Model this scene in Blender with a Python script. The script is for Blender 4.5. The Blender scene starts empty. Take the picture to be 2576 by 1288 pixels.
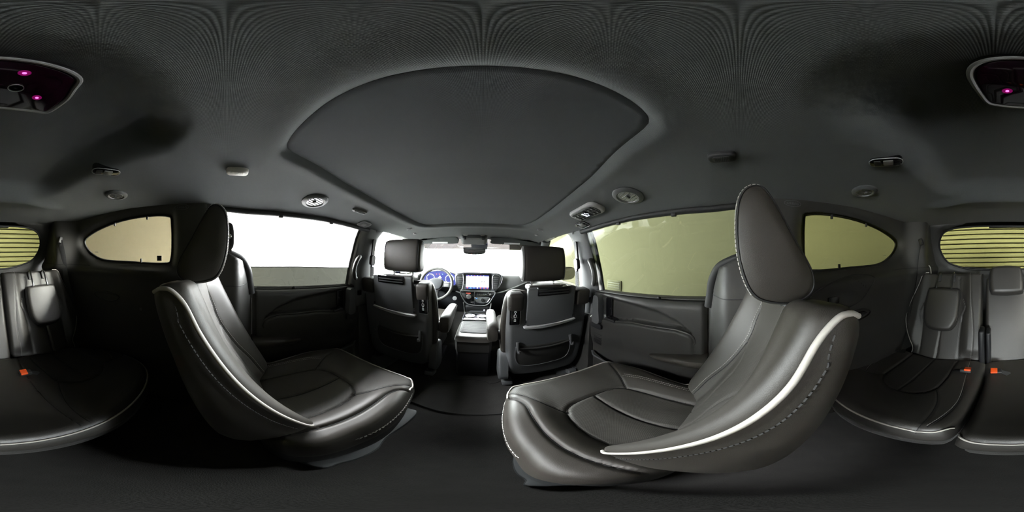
import bpy, bmesh, math, random
import numpy as np
from mathutils import Vector, Matrix

random.seed(4)
SC = bpy.context.scene
COL = SC.collection
R = math.radians

# ------------------------------------------------------------------ camera
cam_d = bpy.data.cameras.new('camera')
cam_d.type = 'PANO'
cam_d.panorama_type = 'EQUIRECTANGULAR'
cam_d.clip_start = 0.01
cam = bpy.data.objects.new('camera', cam_d)
COL.objects.link(cam)
CAM = Vector((0.07, 0.0, 0.95))
cam.matrix_world = (Matrix.Translation(CAM) @ Matrix.Rotation(R(-1.0), 4, 'Y')
                    @ Matrix.Rotation(R(-10.342), 4, 'Z') @ Matrix.Rotation(R(90), 4, 'X'))
SC.camera = cam

# ------------------------------------------------------------------ world, light, exposure
W = bpy.data.worlds.new('world')
SC.world = W
W.use_nodes = True
_bg = W.node_tree.nodes['Background']
_bg.inputs[0].default_value = (0.955, 0.985, 1.0, 1)
_bg.inputs[1].default_value = 7.0
SC.view_settings.view_transform = 'Standard'
SC.view_settings.look = 'None'
SC.view_settings.gamma = 1.0
SC.view_settings.use_curve_mapping = False
SC.view_settings.exposure = 4.3
SC.cycles.use_denoising = True
SC.cycles.max_bounces = 10
SC.cycles.diffuse_bounces = 5
SC.cycles.glossy_bounces = 4
SC.cycles.transparent_max_bounces = 16
SC.cycles.caustics_reflective = False
SC.cycles.caustics_refractive = False
SC.cycles.sample_clamp_indirect = 4.0


def portal(name, loc, target, sx, sy):
    l = bpy.data.lights.new(name, 'AREA')
    l.shape = 'RECTANGLE'
    l.size, l.size_y = sx, sy
    l.cycles.is_portal = True
    o = bpy.data.objects.new(name, l)
    COL.objects.link(o)
    o.location = loc
    d = Vector(target) - Vector(loc)
    o.rotation_euler = d.to_track_quat('-Z', 'Y').to_euler()
    return o


portal('portal_left_window', (-0.86, 0.45, 0.97), (0, 0.45, 0.94), 0.95, 0.5)
portal('portal_windscreen', (0, 2.1, 0.98), (0, 0.6, 0.72), 1.6, 0.85)
portal('portal_front_window', (-0.88, 1.5, 0.95), (0, 1.5, 0.9), 1.1, 0.5)

# ------------------------------------------------------------------ materials
MATS = {}


def nt_of(m):
    return m.node_tree.nodes, m.node_tree.links


def mat(name, col, rough=0.5, metal=0.0, bump=None, emis=None, spec=0.5, coat=0.0, var=0.0, sheen=0.0):
    """bump = (kind, scale, strength); colour gets a soft noise variation"""
    m = bpy.data.materials.new(name)
    m.use_nodes = True
    n, l = nt_of(m)
    b = n['Principled BSDF']
    b.inputs['Base Color'].default_value = (*col, 1)
    b.inputs['Roughness'].default_value = rough
    b.inputs['Metallic'].default_value = metal
    b.inputs['Specular IOR Level'].default_value = spec
    b.inputs['Coat Weight'].default_value = coat
    b.inputs['Sheen Weight'].default_value = sheen
    if emis:
        b.inputs['Emission Color'].default_value = (*emis[0], 1)
        b.inputs['Emission Strength'].default_value = emis[1]
    tc = n.new('ShaderNodeTexCoord')
    if var > 0:
        nz = n.new('ShaderNodeTexNoise')
        nz.inputs['Scale'].default_value = 18
        nz.inputs['Detail'].default_value = 4
        l.new(tc.outputs['Object'], nz.inputs['Vector'])
        mp = n.new('ShaderNodeMapRange')
        mp.inputs['To Min'].default_value = 1 - var
        mp.inputs['To Max'].default_value = 1 + var
        l.new(nz.outputs['Fac'], mp.inputs['Value'])
        mx = n.new('ShaderNodeVectorMath')
        mx.operation = 'SCALE'
        mx.inputs[0].default_value = col
        l.new(mp.outputs['Result'], mx.inputs['Scale'])
        l.new(mx.outputs['Vector'], b.inputs['Base Color'])
    if bump:
        kind, sc, st = bump
        bp = n.new('ShaderNodeBump')
        bp.inputs['Strength'].default_value = st
        bp.inputs['Distance'].default_value = 0.001
        if kind == 'noise':
            t = n.new('ShaderNodeTexNoise')
            t.inputs['Scale'].default_value = sc
            t.inputs['Detail'].default_value = 3
            out = t.outputs['Fac']
            l.new(tc.outputs['Object'], t.inputs['Vector'])
        elif kind == 'grain':
            t = n.new('ShaderNodeTexVoronoi')
            t.inputs['Scale'].default_value = sc
            out = t.outputs['Distance']
            l.new(tc.outputs['Object'], t.inputs['Vector'])
        else:  # 'weave' / 'perf': crossed waves
            w1 = n.new('ShaderNodeTexWave')
            w1.bands_direction = 'X'
            w2 = n.new('ShaderNodeTexWave')
            w2.bands_direction = 'DIAGONAL' if kind == 'perf' else 'Y'
            for w in (w1, w2):
                w.inputs['Scale'].default_value = sc
                w.inputs['Distortion'].default_value = 0.3
                l.new(tc.outputs['Object'], w.inputs['Vector'])
            ml = n.new('ShaderNodeMath')
            ml.operation = 'MULTIPLY'
            l.new(w1.outputs['Fac'], ml.inputs[0])
            l.new(w2.outputs['Fac'], ml.inputs[1])
            out = ml.outputs['Value']
        l.new(out, bp.inputs['Height'])
        l.new(bp.outputs['Normal'], b.inputs['Normal'])
    MATS[name] = m
    return m


def glass(name, tint, refl=1.0, band=None):
    """thin automotive glass: tinted see-through plus a Fresnel reflection; band=(z0,z1,factor) is a printed shade strip"""
    m = bpy.data.materials.new(name)
    m.use_nodes = True
    n, l = nt_of(m)
    n.remove(n['Principled BSDF'])
    tr = n.new('ShaderNodeBsdfTransparent')
    tr.inputs[0].default_value = (*tint, 1)
    gl = n.new('ShaderNodeBsdfGlossy')
    gl.inputs['Roughness'].default_value = 0.01
    # two-sided Schlick reflectance of a thin pane
    fr = n.new('ShaderNodeLayerWeight')
    fr.inputs['Blend'].default_value = 0.5
    pw = n.new('ShaderNodeMath')
    pw.operation = 'POWER'
    pw.inputs[1].default_value = 5.0
    l.new(fr.outputs['Facing'], pw.inputs[0])
    sc = n.new('ShaderNodeMath')
    sc.operation = 'MULTIPLY_ADD'
    sc.inputs[1].default_value = 0.9 * refl
    sc.inputs[2].default_value = 0.045 * refl
    l.new(pw.outputs[0], sc.inputs[0])
    mx = n.new('ShaderNodeMixShader')
    l.new(sc.outputs[0], mx.inputs[0])
    l.new(tr.outputs[0], mx.inputs[1])
    l.new(gl.outputs[0], mx.inputs[2])
    l.new(mx.outputs[0], n['Material Output'].inputs[0])
    if band:
        tc = n.new('ShaderNodeTexCoord')
        sp = n.new('ShaderNodeSeparateXYZ')
        l.new(tc.outputs['Object'], sp.inputs[0])
        mr = n.new('ShaderNodeMapRange')
        mr.inputs['From Min'].default_value = band[0]
        mr.inputs['From Max'].default_value = band[1]
        l.new(sp.outputs['Z'], mr.inputs['Value'])
        mc = n.new('ShaderNodeMix')
        mc.data_type = 'RGBA'
        mc.inputs[6].default_value = (*tint, 1)
        mc.inputs[7].default_value = (*band[2], 1)
        l.new(mr.outputs[0], mc.inputs[0])
        l.new(mc.outputs[2], tr.inputs[0])
    MATS[name] = m
    return m


mat('leather', (0.033, 0.029, 0.0245), 0.52, spec=0.55, bump=('grain', 1000, 0.14), var=0.10)
mat('leather_perf', (0.036, 0.032, 0.027), 0.64, spec=0.75, bump=('perf', 110, 0.5), var=0.06)
mat('leather_rear', (0.034, 0.031, 0.028), 0.42, spec=0.7, bump=('grain', 900, 0.25), var=0.10)
mat('leather_rear_perf', (0.030, 0.027, 0.025), 0.48, bump=('perf', 110, 0.5), var=0.06)
mat('silver_paint', (0.62, 0.62, 0.63), 0.35, metal=0.35, var=0.02)
mat('shell_plastic', (0.10, 0.104, 0.108), 0.45, bump=('noise', 700, 0.15), var=0.04)  # grey lifted above the dark plastic to stand in for glare
mat('trim_plastic', (0.040, 0.039, 0.037), 0.5, bump=('noise', 900, 0.2), var=0.05)
mat('pillar_plastic', (0.12, 0.125, 0.13), 0.55, bump=('noise', 900, 0.12), var=0.04)
mat('dark_plastic', (0.016, 0.016, 0.018), 0.5, bump=('noise', 900, 0.15), var=0.05)
mat('rubber', (0.012, 0.012, 0.013), 0.6, var=0.05)
mat('gloss_black', (0.006, 0.006, 0.007), 0.08, coat=0.5, var=0.02)
mat('headliner', (0.088, 0.096, 0.098), 0.95, bump=('weave', 160, 0.5), sheen=0.15, var=0.03)
mat('shade_cloth', (0.066, 0.072, 0.078), 0.95, bump=('weave', 190, 0.35), sheen=0.1, var=0.03)
mat('carpet', (0.029, 0.027, 0.0255), 1.0, bump=('noise', 420, 1.0), var=0.35, sheen=0.1)
mat('carpet_edge', (0.035, 0.034, 0.033), 0.95, bump=('noise', 500, 0.8), var=0.2)
mat('piping', (0.48, 0.455, 0.42), 0.5, var=0.06)
mat('thread', (0.42, 0.40, 0.38), 0.7, var=0.1)
mat('chrome', (0.72, 0.72, 0.74), 0.14, metal=1.0, var=0.02)
mat('satin_silver', (0.62, 0.62, 0.64), 0.25, metal=1.0, var=0.02)
mat('orange', (0.75, 0.085, 0.012), 0.4, var=0.03)
mat('webbing', (0.028, 0.028, 0.030), 0.75, bump=('weave', 220, 0.6), var=0.05)
mat('dash_soft', (0.17, 0.172, 0.175), 0.55, bump=('noise', 800, 0.2), var=0.03)  # lightened so the colour carries windscreen glare and haze
mat('dash_dark', (0.055, 0.057, 0.066), 0.5, bump=('noise', 800, 0.2), var=0.03)
mat('wheel_leather', (0.11, 0.108, 0.106), 0.42, bump=('grain', 800, 0.2), var=0.05)
mat('white_mark', (0.75, 0.75, 0.78), 0.5, var=0.02)
mat('lamp_lens', (0.62, 0.60, 0.56), 0.3, bump=('noise', 200, 0.3), var=0.03)
mat('lamp_lens_dim', (0.20, 0.20, 0.20), 0.3, bump=('noise', 200, 0.3), var=0.03)
mat('body_white', (0.62, 0.62, 0.60), 0.35, var=0.02)
mat('screen_lit', (0.02, 0.02, 0.02), 0.2, emis=((0.86, 0.88, 1.0), 0.12))
mat('screen_blue', (0.01, 0.01, 0.02), 0.2, emis=((0.15, 0.19, 0.80), 0.035))
mat('screen_dark', (0.012, 0.012, 0.03), 0.12, emis=((0.2, 0.22, 0.6), 0.005))
mat('icon_red', (0.3, 0.05, 0.05), 0.4, emis=((1.0, 0.18, 0.12), 0.05))
mat('icon_blue', (0.05, 0.1, 0.3), 0.4, emis=((0.15, 0.5, 1.0), 0.05))
mat('icon_white', (0.5, 0.5, 0.5), 0.4, emis=((0.8, 0.85, 1.0), 0.06))
mat('icon_grey', (0.35, 0.35, 0.36), 0.5, var=0.02)
mat('led_magenta', (0.4, 0.05, 0.3), 0.3, emis=((1.0, 0.12, 0.62), 0.14))
mat('satin_dark', (0.30, 0.30, 0.31), 0.4, metal=1.0, var=0.02)
mat('led_halo', (0.10, 0.0, 0.06), 0.25, emis=((0.9, 0.02, 0.40), 0.008))
mat('mirror_glass', (0.62, 0.62, 0.63), 0.02, metal=1.0)
mat('lens_black', (0.010, 0.002, 0.006), 0.06, coat=0.6)
mat('wall_paint', (0.052, 0.050, 0.031), 0.9, bump=('noise', 60, 0.2), var=0.05)
mat('vent_paint', (0.045, 0.044, 0.028), 0.7, var=0.04)
mat('door_slat', (0.30, 0.29, 0.20), 0.55, bump=('noise', 80, 0.2), var=0.05)
mat('wall_beige', (0.30, 0.26, 0.18), 0.9, bump=('noise', 60, 0.2), var=0.04)
mat('wall_white', (0.80, 0.80, 0.79), 0.9, bump=('noise', 60, 0.2), var=0.02)
mat('concrete', (0.27, 0.268, 0.265), 0.9, bump=('noise', 40, 0.4), var=0.12)
glass('glass_clear', (0.86, 0.90, 0.86), 1.0)
glass('glass_front_right', (0.34, 0.35, 0.27), 0.5)
glass('glass_screen', (0.90, 0.93, 0.91), 1.0, band=(1.012, 1.022, (0.0050, 0.0046, 0.0043)))
glass('glass_left_door', (0.019, 0.0198, 0.0165), 0.3)
glass('glass_right_door', (0.38, 0.41, 0.29), 0.6)
glass('glass_left_quarter', (0.80, 0.79, 0.70), 0.4)
glass('glass_right_quarter', (0.62, 0.63, 0.35), 0.4)
glass('glass_rear', (0.25, 0.25, 0.125), 0.4)


# ------------------------------------------------------------------ mesh helpers
def mk(name, verts, faces, m, parent=None, smooth=True, angle=42, fix=True):
    me = bpy.data.meshes.new(name)
    me.from_pydata([tuple(float(c) for c in v) for v in verts], [], [tuple(int(i) for i in f) for f in faces])
    if fix:
        bm = bmesh.new()
        bm.from_mesh(me)
        loose = [v for v in bm.verts if not v.link_faces]
        if loose:
            bmesh.ops.delete(bm, geom=loose, context='VERTS')
        bmesh.ops.recalc_face_normals(bm, faces=bm.faces)
        bm.to_mesh(me)
        bm.free()
    return link(name, me, m, parent, smooth, angle)


def link(name, me, m, parent=None, smooth=True, angle=42):
    if smooth:
        me.polygons.foreach_set('use_smooth', [True] * len(me.polygons))
        me.set_sharp_from_angle(angle=R(angle))
    if m is not None:
        me.materials.append(MATS[m] if isinstance(m, str) else m)
    o = bpy.data.objects.new(name, me)
    COL.objects.link(o)
    setp(o, parent)
    return o


def setp(o, parent):
    if parent is not None:
        o.parent = parent
        if parent.type == 'EMPTY':
            o.matrix_parent_inverse = Matrix.Translation(-Vector(parent.location))
    return o


def tag(o, label=None, cat=None, group=None, kind=None):
    if label:
        o['label'] = label
    if cat:
        o['category'] = cat
    if group:
        o['group'] = group
    if kind:
        o['kind'] = kind
    return o


def thing(name, loc, label, cat, group=None, kind=None):
    o = bpy.data.objects.new(name, None)
    o.empty_display_size = 0.05
    COL.objects.link(o)
    o.location = loc
    return tag(o, label, cat, group, kind)


def cr(pts, n=8, closed=False):
    """Catmull-Rom resample, n samples per span"""
    P = np.array(pts, float)
    N = len(P)
    out = []
    rng = range(N) if closed else range(N - 1)
    for i in rng:
        if closed:
            a, b, c, d = P[(i - 1) % N], P[i], P[(i + 1) % N], P[(i + 2) % N]
        else:
            b, c = P[i], P[i + 1]
            a = P[i - 1] if i > 0 else 2 * b - c
            d = P[i + 2] if i + 2 < N else 2 * c - b
        for k in range(n):
            t = k / n
            out.append(0.5 * ((2 * b) + (-a + c) * t + (2 * a - 5 * b + 4 * c - d) * t * t + (-a + 3 * b - 3 * c + d) * t ** 3))
    if not closed:
        out.append(P[-1])
    return np.array(out)


def resample(pts, n, closed=False):
    P = np.array(pts, float)
    if closed:
        P = np.vstack([P, P[:1]])
    L = np.concatenate([[0], np.cumsum(np.linalg.norm(np.diff(P, axis=0), axis=1))])
    t = np.linspace(0, L[-1], n, endpoint=not closed)
    return np.stack([np.interp(t, L, P[:, k]) for k in range(P.shape[1])], 1)


def tube_geo(pts, r, n=8, closed=False, flat=1.0, up=None):
    P = [Vector(p) for p in pts]
    N = len(P)
    verts, faces = [], []
    nrm = None
    for i, p in enumerate(P):
        if closed:
            t = (P[(i + 1) % N] - P[i - 1])
        else:
            t = P[min(i + 1, N - 1)] - P[max(i - 1, 0)]
        if t.length < 1e-9:
            t = Vector((0, 0, 1))
        t.normalize()
        if up is not None:
            nrm = Vector(up) - t * Vector(up).dot(t)
        elif nrm is None:
            a = Vector((0, 0, 1)) if abs(t.z) < 0.9 else Vector((1, 0, 0))
            nrm = a - t * a.dot(t)
        else:
            nrm = nrm - t * nrm.dot(t)
        if nrm.length < 1e-6:
            nrm = t.orthogonal()
        nrm.normalize()
        bn = t.cross(nrm)
        rr = r[i] if hasattr(r, '__len__') else r
        for k in range(n):
            a = 2 * math.pi * k / n
            verts.append(p + nrm * (math.cos(a) * rr * flat) + bn * (math.sin(a) * rr))
    M = N if closed else N - 1
    for i in range(M):
        j = (i + 1) % N
        for k in range(n):
            k2 = (k + 1) % n
            faces.append((i * n + k, i * n + k2, j * n + k2, j * n + k))
    if not closed:
        faces.append(tuple(range(n))[::-1])
        faces.append(tuple((N - 1) * n + k for k in range(n)))
    return verts, faces


def tube(name, pts, r, m, parent=None, n=8, closed=False, flat=1.0, up=None):
    v, f = tube_geo(pts, r, n, closed, flat, up)
    return mk(name, v, f, m, parent)


def join_geo(parts):
    V, F = [], []
    for v, f in parts:
        o = len(V)
        V += list(v)
        F += [tuple(i + o for i in q) for q in f]
    return V, F


def rbox_geo(size, r, seg=3, M=None, taper=None):
    """bevelled box centred on its origin; taper=(sx,sy) scales the +Z end"""
    bm = bmesh.new()
    bmesh.ops.create_cube(bm, size=1.0)
    for v in bm.verts:
        k = (1, 1)
        if taper and v.co.z > 0:
            k = taper
        v.co = Vector((v.co.x * size[0] * k[0], v.co.y * size[1] * k[1], v.co.z * size[2]))
    r = min(r, 0.49 * min(size))
    if r > 0:
        bmesh.ops.bevel(bm, geom=list(bm.edges), offset=r, segments=seg, profile=0.5, affect='EDGES', clamp_overlap=True)
    if M is not None:
        bm.transform(M)
    bm.verts.index_update()
    V = [v.co.copy() for v in bm.verts]
    F = [[v.index for v in f.verts] for f in bm.faces]
    bm.free()
    return V, F


def frame(o, x, y):
    """4x4 with origin o, X along x, Y along y (made orthogonal), Z = X x Y"""
    x = Vector(x).normalized()
    y = Vector(y)
    y = (y - x * y.dot(x)).normalized()
    z = x.cross(y)
    M = Matrix.Identity(4)
    for i in range(3):
        M[i][0], M[i][1], M[i][2], M[i][3] = x[i], y[i], z[i], o[i]
    return M


def rbox(name, c, size, r, m, parent=None, M=None, seg=3, taper=None):
    T = M if M is not None else Matrix.Translation(Vector(c))
    v, f = rbox_geo(size, r, seg, T, taper)
    return mk(name, v, f, m, parent)


def plate_geo(outline, d0, d1, M, bev=0.0, seg=2, cz=None):
    """closed 2D outline extruded from d0 to d1 along Z of M with a rounded front rim (d1 side)"""
    P = np.array(outline, float)
    c = P.mean(0)
    rings = [(P, d0)]
    if bev > 0:
        # inward offset by normals
        t = np.roll(P, -1, 0) - np.roll(P, 1, 0)
        t /= np.linalg.norm(t, axis=1)[:, None] + 1e-12
        nn = np.stack([t[:, 1], -t[:, 0]], 1)
        area = 0.5 * np.sum(P[:, 0] * np.roll(P[:, 1], -1) - np.roll(P[:, 0], -1) * P[:, 1])
        if area < 0:
            nn = -nn
        sg = 1 if d1 > d0 else -1
        for k in range(seg + 1):
            a = k / seg * math.pi / 2
            rings.append((P - nn * bev * (1 - math.cos(a)), d1 - sg * bev * (1 - math.sin(a))))
    else:
        rings.append((P, d1))
    V, F = [], []
    n = len(P)
    for q, d in rings:
        for x, y in q:
            V.append(M @ Vector((x, y, d)))
    for i in range(len(rings) - 1):
        for k in range(n):
            k2 = (k + 1) % n
            F.append((i * n + k, i * n + k2, (i + 1) * n + k2, (i + 1) * n + k))
    F.append(tuple(range(n))[::-1])
    F.append(tuple((len(rings) - 1) * n + k for k in range(n)))
    return V, F


def plate(name, outline, d0, d1, M, m, parent=None, bev=0.0, seg=2):
    v, f = plate_geo(outline, d0, d1, M, bev, seg)
    return mk(name, v, f, m, parent)


def rrect(w, h, r, n=5, cx=0, cy=0):
    pts = []
    for sx, sy, a0 in ((1, 1, 0), (-1, 1, 90), (-1, -1, 180), (1, -1, 270)):
        for k in range(n + 1):
            a = R(a0 + 90 * k / n)
            pts.append((cx + sx * (w / 2 - r) + r * math.cos(a), cy + sy * (h / 2 - r) + r * math.sin(a)))
    return pts


def ellipse(a, b, n=36, cx=0, cy=0):
    return [(cx + a * math.cos(2 * math.pi * k / n), cy + b * math.sin(2 * math.pi * k / n)) for k in range(n)]


def lathe_geo(prof, M, n=40):
    """profile [(radius, height)] turned about Z of M"""
    V, F = [], []
    for r, h in prof:
        for k in range(n):
            a = 2 * math.pi * k / n
            V.append(M @ Vector((r * math.cos(a), r * math.sin(a), h)))
    for i in range(len(prof) - 1):
        for k in range(n):
            k2 = (k + 1) % n
            F.append((i * n + k, i * n + k2, (i + 1) * n + k2, (i + 1) * n + k))
    if prof[0][0] < 1e-3 or True:
        F.append(tuple(range(n)))
        F.append(tuple((len(prof) - 1) * n + k for k in range(n)))
    return V, F


def lathe(name, prof, M, m, parent=None, n=40):
    v, f = lathe_geo(prof, M, n)
    return mk(name, v, f, m, parent)


def loft(name, rings, m, parent=None, closed=True, caps=True, angle=42):
    n = len(rings[0])
    V = [p for r in rings for p in r]
    F = []
    for i in range(len(rings) - 1):
        for k in range(n if closed else n - 1):
            k2 = (k + 1) % n
            F.append((i * n + k, i * n + k2, (i + 1) * n + k2, (i + 1) * n + k))
    if caps and closed:
        F.append(tuple(range(n))[::-1])
        F.append(tuple((len(rings) - 1) * n + k for k in range(n)))
    return mk(name, V, F, m, parent, angle=angle)


def seg_dist(P, line):
    """distance of points P (N,2) to a polyline"""
    L = np.array(line, float)
    best = np.full(len(P), 1e9)
    for a, b in zip(L[:-1], L[1:]):
        ab = b - a
        t = np.clip(((P - a) @ ab) / (ab @ ab + 1e-12), 0, 1)
        d = np.linalg.norm(P - (a + t[:, None] * ab), axis=1)
        best = np.minimum(best, d)
    return best


def sstep(a, b, x):
    t = np.clip((x - a) / (b - a), 0, 1)
    return t * t * (3 - 2 * t)


def inside(P, poly):
    x, y = P[:, 0], P[:, 1]
    Q = np.array(poly, float)
    c = np.zeros(len(P), bool)
    j = len(Q) - 1
    for i in range(len(Q)):
        xi, yi = Q[i]
        xj, yj = Q[j]
        with np.errstate(divide='ignore', invalid='ignore'):
            k = ((yi > y) != (yj > y)) & (x < (xj - xi) * (y - yi) / (yj - yi + 1e-15) + xi)
        c ^= k
        j = i
    return c


class Pad:
    """an upholstered pad: a height field over a closed 2D outline, rolled edges, sides and a back.
    Local x,y lie in the pad, height along Z of the frame M."""

    def __init__(self, outline, M, hfun, edge_r, depth, seams=(), na=240, nr=54):
        self.out = resample(outline, na, True)
        self.M, self.hfun, self.er, self.seams = M, hfun, edge_r, seams
        self.depth = depth if callable(depth) else (lambda x, y: np.full_like(x, depth))
        self.na, self.nr = na, nr

    def height(self, P):
        P = np.array(P, float).reshape(-1, 2)
        d = seg_dist(P, np.vstack([self.out, self.out[:1]]))
        d = np.where(inside(P, self.out), d, 0)
        q = np.clip(1 - d / self.er, 0, 1)
        h = self.hfun(P[:, 0], P[:, 1]) - self.er * (1 - np.sqrt(np.maximum(0, 1 - q * q)))
        for line, w, dep in self.seams:
            h = h - dep * np.exp(-(seg_dist(P, line) / w) ** 2)
        return h

    def world(self, P, off=0.0):
        P = np.array(P, float).reshape(-1, 2)
        h = self.height(P) + off
        return [self.M @ Vector((p[0], p[1], hh)) for p, hh in zip(P, h)]

    def build(self, mats, parent, region=None, names=('cushion',)):
        na, nr = self.na, self.nr
        c = self.out.mean(0)
        t = np.linspace(0, 1, nr + 1)[1:]
        s = 0.62 * t + 0.38 * (1 - (1 - t) ** 2)
        P = (c + s[:, None, None] * (self.out - c)[None]).reshape(-1, 2)
        P = np.vstack([c[None], P])
        h = self.height(P)
        V = [(p[0], p[1], hh) for p, hh in zip(P, h)]
        F, C = [], []
        for k in range(na):
            F.append((0, 1 + k, 1 + (k + 1) % na))
        for j in range(nr - 1):
            o = 1 + j * na
            for k in range(na):
                k2 = (k + 1) % na
                F.append((o + k, o + na + k, o + na + k2, o + k2))
        top = len(F)
        # sides and back
        e = 1 + (nr - 1) * na
        dp = self.depth(self.out[:, 0], self.out[:, 1])
        he = h[e:e + na]
        prev = e
        for fr, inset in ((0.15, 0.004), (0.5, 0.006), (0.85, 0.0), (0.97, -0.010), (1.0, -0.025)):
            base = len(V)
            dirv = (self.out - c)
            dirv = dirv / np.linalg.norm(dirv, axis=1)[:, None]
            Q = self.out + dirv * inset
            for k in range(na):
                V.append((Q[k, 0], Q[k, 1], he[k] + (-dp[k] - he[k]) * fr))
            for k in range(na):
                k2 = (k + 1) % na
                F.append((prev + k, base + k, base + k2, prev + k2))
            prev = base
        V.append((c[0], c[1], -float(dp.mean())))
        for k in range(na):
            F.append((prev + k, len(V) - 1, prev + (k + 1) % na))
        WV = [self.M @ Vector(v) for v in V]
        if region is None:
            return [mk(names[0], WV, F, mats[0], parent, angle=60)]
        cen = np.array([np.mean([V[i][:2] for i in f], axis=0) for f in F[:top]])
        reg = np.concatenate([region(cen[:, 0], cen[:, 1]), np.zeros(len(F) - top, int)])
        objs = []
        for rid, (nm, m) in enumerate(zip(names, mats)):
            ff = [f for f, q in zip(F, reg) if q == rid]
            if ff:
                objs.append(mk(nm, WV, ff, m, parent, angle=60))
        return objs

    def stitches(self, line, parent, L=0.006, gap=0.003, r=0.0009, off=0.0004, m='thread'):
        """a run of short raised thread stitches along a line on the pad"""
        P = np.array(line, float)
        seg = np.concatenate([[0], np.cumsum(np.linalg.norm(np.diff(P, axis=0), axis=1))])
        tot = seg[-1]
        n = int(tot / (L + gap))
        parts = []
        for i in range(n):
            a = i * (L + gap)
            tt = np.array([a, a + L / 2, a + L])
            q = np.stack([np.interp(tt, seg, P[:, k]) for k in range(2)], 1)
            w = self.world(q, off)
            parts.append(tube_geo(w, r, 4))
        if not parts:
            return None
        v, f = join_geo(parts)
        o = mk('stitching', v, f, m, parent, fix=False)
        tag(o, kind='stuff')
        return o

    def pipe(self, line, r, m, parent, off=0.0, name='piping'):
        P = resample(cr(line, 6), max(24, int(len(line) * 10)))
        return tube(name, self.world(P, off), r, m, parent, n=8)


def sheet(name, us, vs, fun, m, parent=None, holes=(), thick=0.0, angle=50, clip=None, snap=True):
    """surface grid over (u,v); holes are 2D outlines in (u,v) whose edges the mesh is snapped to"""
    U, Vv = np.meshgrid(us, vs, indexing='ij')
    uv = np.stack([U.ravel(), Vv.ravel()], 1)
    nu, nv = len(us), len(vs)
    idx = np.arange(nu * nv).reshape(nu, nv)
    F = np.stack([idx[:-1, :-1].ravel(), idx[1:, :-1].ravel(), idx[1:, 1:].ravel(), idx[:-1, 1:].ravel()], 1)
    cen = uv[F].mean(1)
    keep = np.ones(len(F), bool)
    for h in holes:
        keep &= ~inside(cen, h)
    if clip is not None:
        keep &= inside(cen, clip)
    F2 = F[keep]
    if snap:
        used_in = np.zeros(len(uv), bool)
        used_in[F2.ravel()] = True
        used_out = np.zeros(len(uv), bool)
        used_out[F[~keep].ravel()] = True
        b = np.where(used_in & used_out)[0]
        polys = list(holes) + ([clip] if clip is not None else [])
        for i in b:
            best, bp = 1e9, None
            for h in polys:
                H = np.array(h, float)
                A, B = H, np.roll(H, -1, 0)
                AB = B - A
                t = np.clip(((uv[i] - A) * AB).sum(1) / ((AB * AB).sum(1) + 1e-12), 0, 1)
                Q = A + t[:, None] * AB
                d = np.linalg.norm(Q - uv[i], axis=1)
                k = d.argmin()
                if d[k] < best:
                    best, bp = d[k], Q[k]
            if best < 0.03:
                uv[i] = bp
    xyz = fun(uv[:, 0], uv[:, 1])
    o = mk(name, np.stack(xyz, 1), F2, m, parent, angle=angle, fix=False)
    bm = bmesh.new()
    bm.from_mesh(o.data)
    bmesh.ops.delete(bm, geom=[v for v in bm.verts if not v.link_faces], context='VERTS')
    bm.to_mesh(o.data)
    bm.free()
    if thick:
        md = o.modifiers.new('thickness', 'SOLIDIFY')
        md.thickness = abs(thick)
        md.offset = -1 if thick > 0 else 1
    return o

# ------------------------------------------------------------------ shape of the cabin
def lerp(t, tab):
    xs = [a for a, b in tab]
    return np.interp(t, xs, [b for a, b in tab])


ZC = [(-1.5, 1.215), (-1.0, 1.228), (-0.5, 1.236), (0.0, 1.24), (0.5, 1.235), (0.9, 1.215), (1.3, 1.175), (1.6, 1.115), (1.7, 1.09)]
XT = [(-1.5, 0.60), (-1.2, 0.64), (-0.9, 0.672), (-0.3, 0.688), (0.1, 0.69), (0.9, 0.685), (1.3, 0.645), (1.7, 0.59)]
DR = [(-1.5, 0.030), (-0.5, 0.040), (-0.15, 0.06), (0.1, 0.083), (0.9, 0.083), (1.3, 0.07), (1.7, 0.045)]


def rr_sdf(x, y, cx, cy, hw, hh, r):
    qx = np.abs(x - cx) - hw + r
    qy = np.abs(y - cy) - hh + r
    return np.hypot(np.maximum(qx, 0), np.maximum(qy, 0)) + np.minimum(np.maximum(qx, qy), 0) - r


def roof_base(x, y):
    k = np.abs(x) / 0.69
    return lerp(y, ZC) - lerp(y, DR) * k ** 3


_h = [(0.0, 0.116), (0.15, 0.116), (0.265, 0.119), (0.312, 0.140), (0.355, 0.255), (0.412, 0.45), (0.438, 0.75), (0.432, 1.0), (0.395, 1.16), (0.335, 1.213), (0.2, 1.226), (0.0, 1.229)]
SHADE = resample(cr(_h + [(-a, b) for a, b in _h[-2:0:-1]], 8, True), 150, True)
BACKREC = (0.0, -0.385, 0.300, 0.325, 0.12)


def shade_sdf(x, y):
    P = np.stack([np.ravel(x), np.ravel(y)], 1)
    d = seg_dist(P, np.vstack([SHADE, SHADE[:1]]))
    return np.where(inside(P, SHADE), -d, d).reshape(np.shape(x))


def roof_z(x, y):
    z = roof_base(x, y)
    d = shade_sdf(x, y)
    z = z + 0.030 * (1 - sstep(-0.035, 0.012, d)) + 0.004 * np.exp(-((d - 0.02) / 0.03) ** 2) * -1
    d2 = rr_sdf(x, y, *BACKREC)
    z = z + 0.045 * (1 - sstep(-0.10, 0.015, d2))
    # cross ridge ahead of the tailgate
    z = z - 0.026 * np.exp(-((y + 0.745 + 0.25 * np.maximum(np.abs(x) - 0.2, 0)) / 0.036) ** 2) * (1 - sstep(0.30, 0.46, np.abs(x)))
    return z


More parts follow.
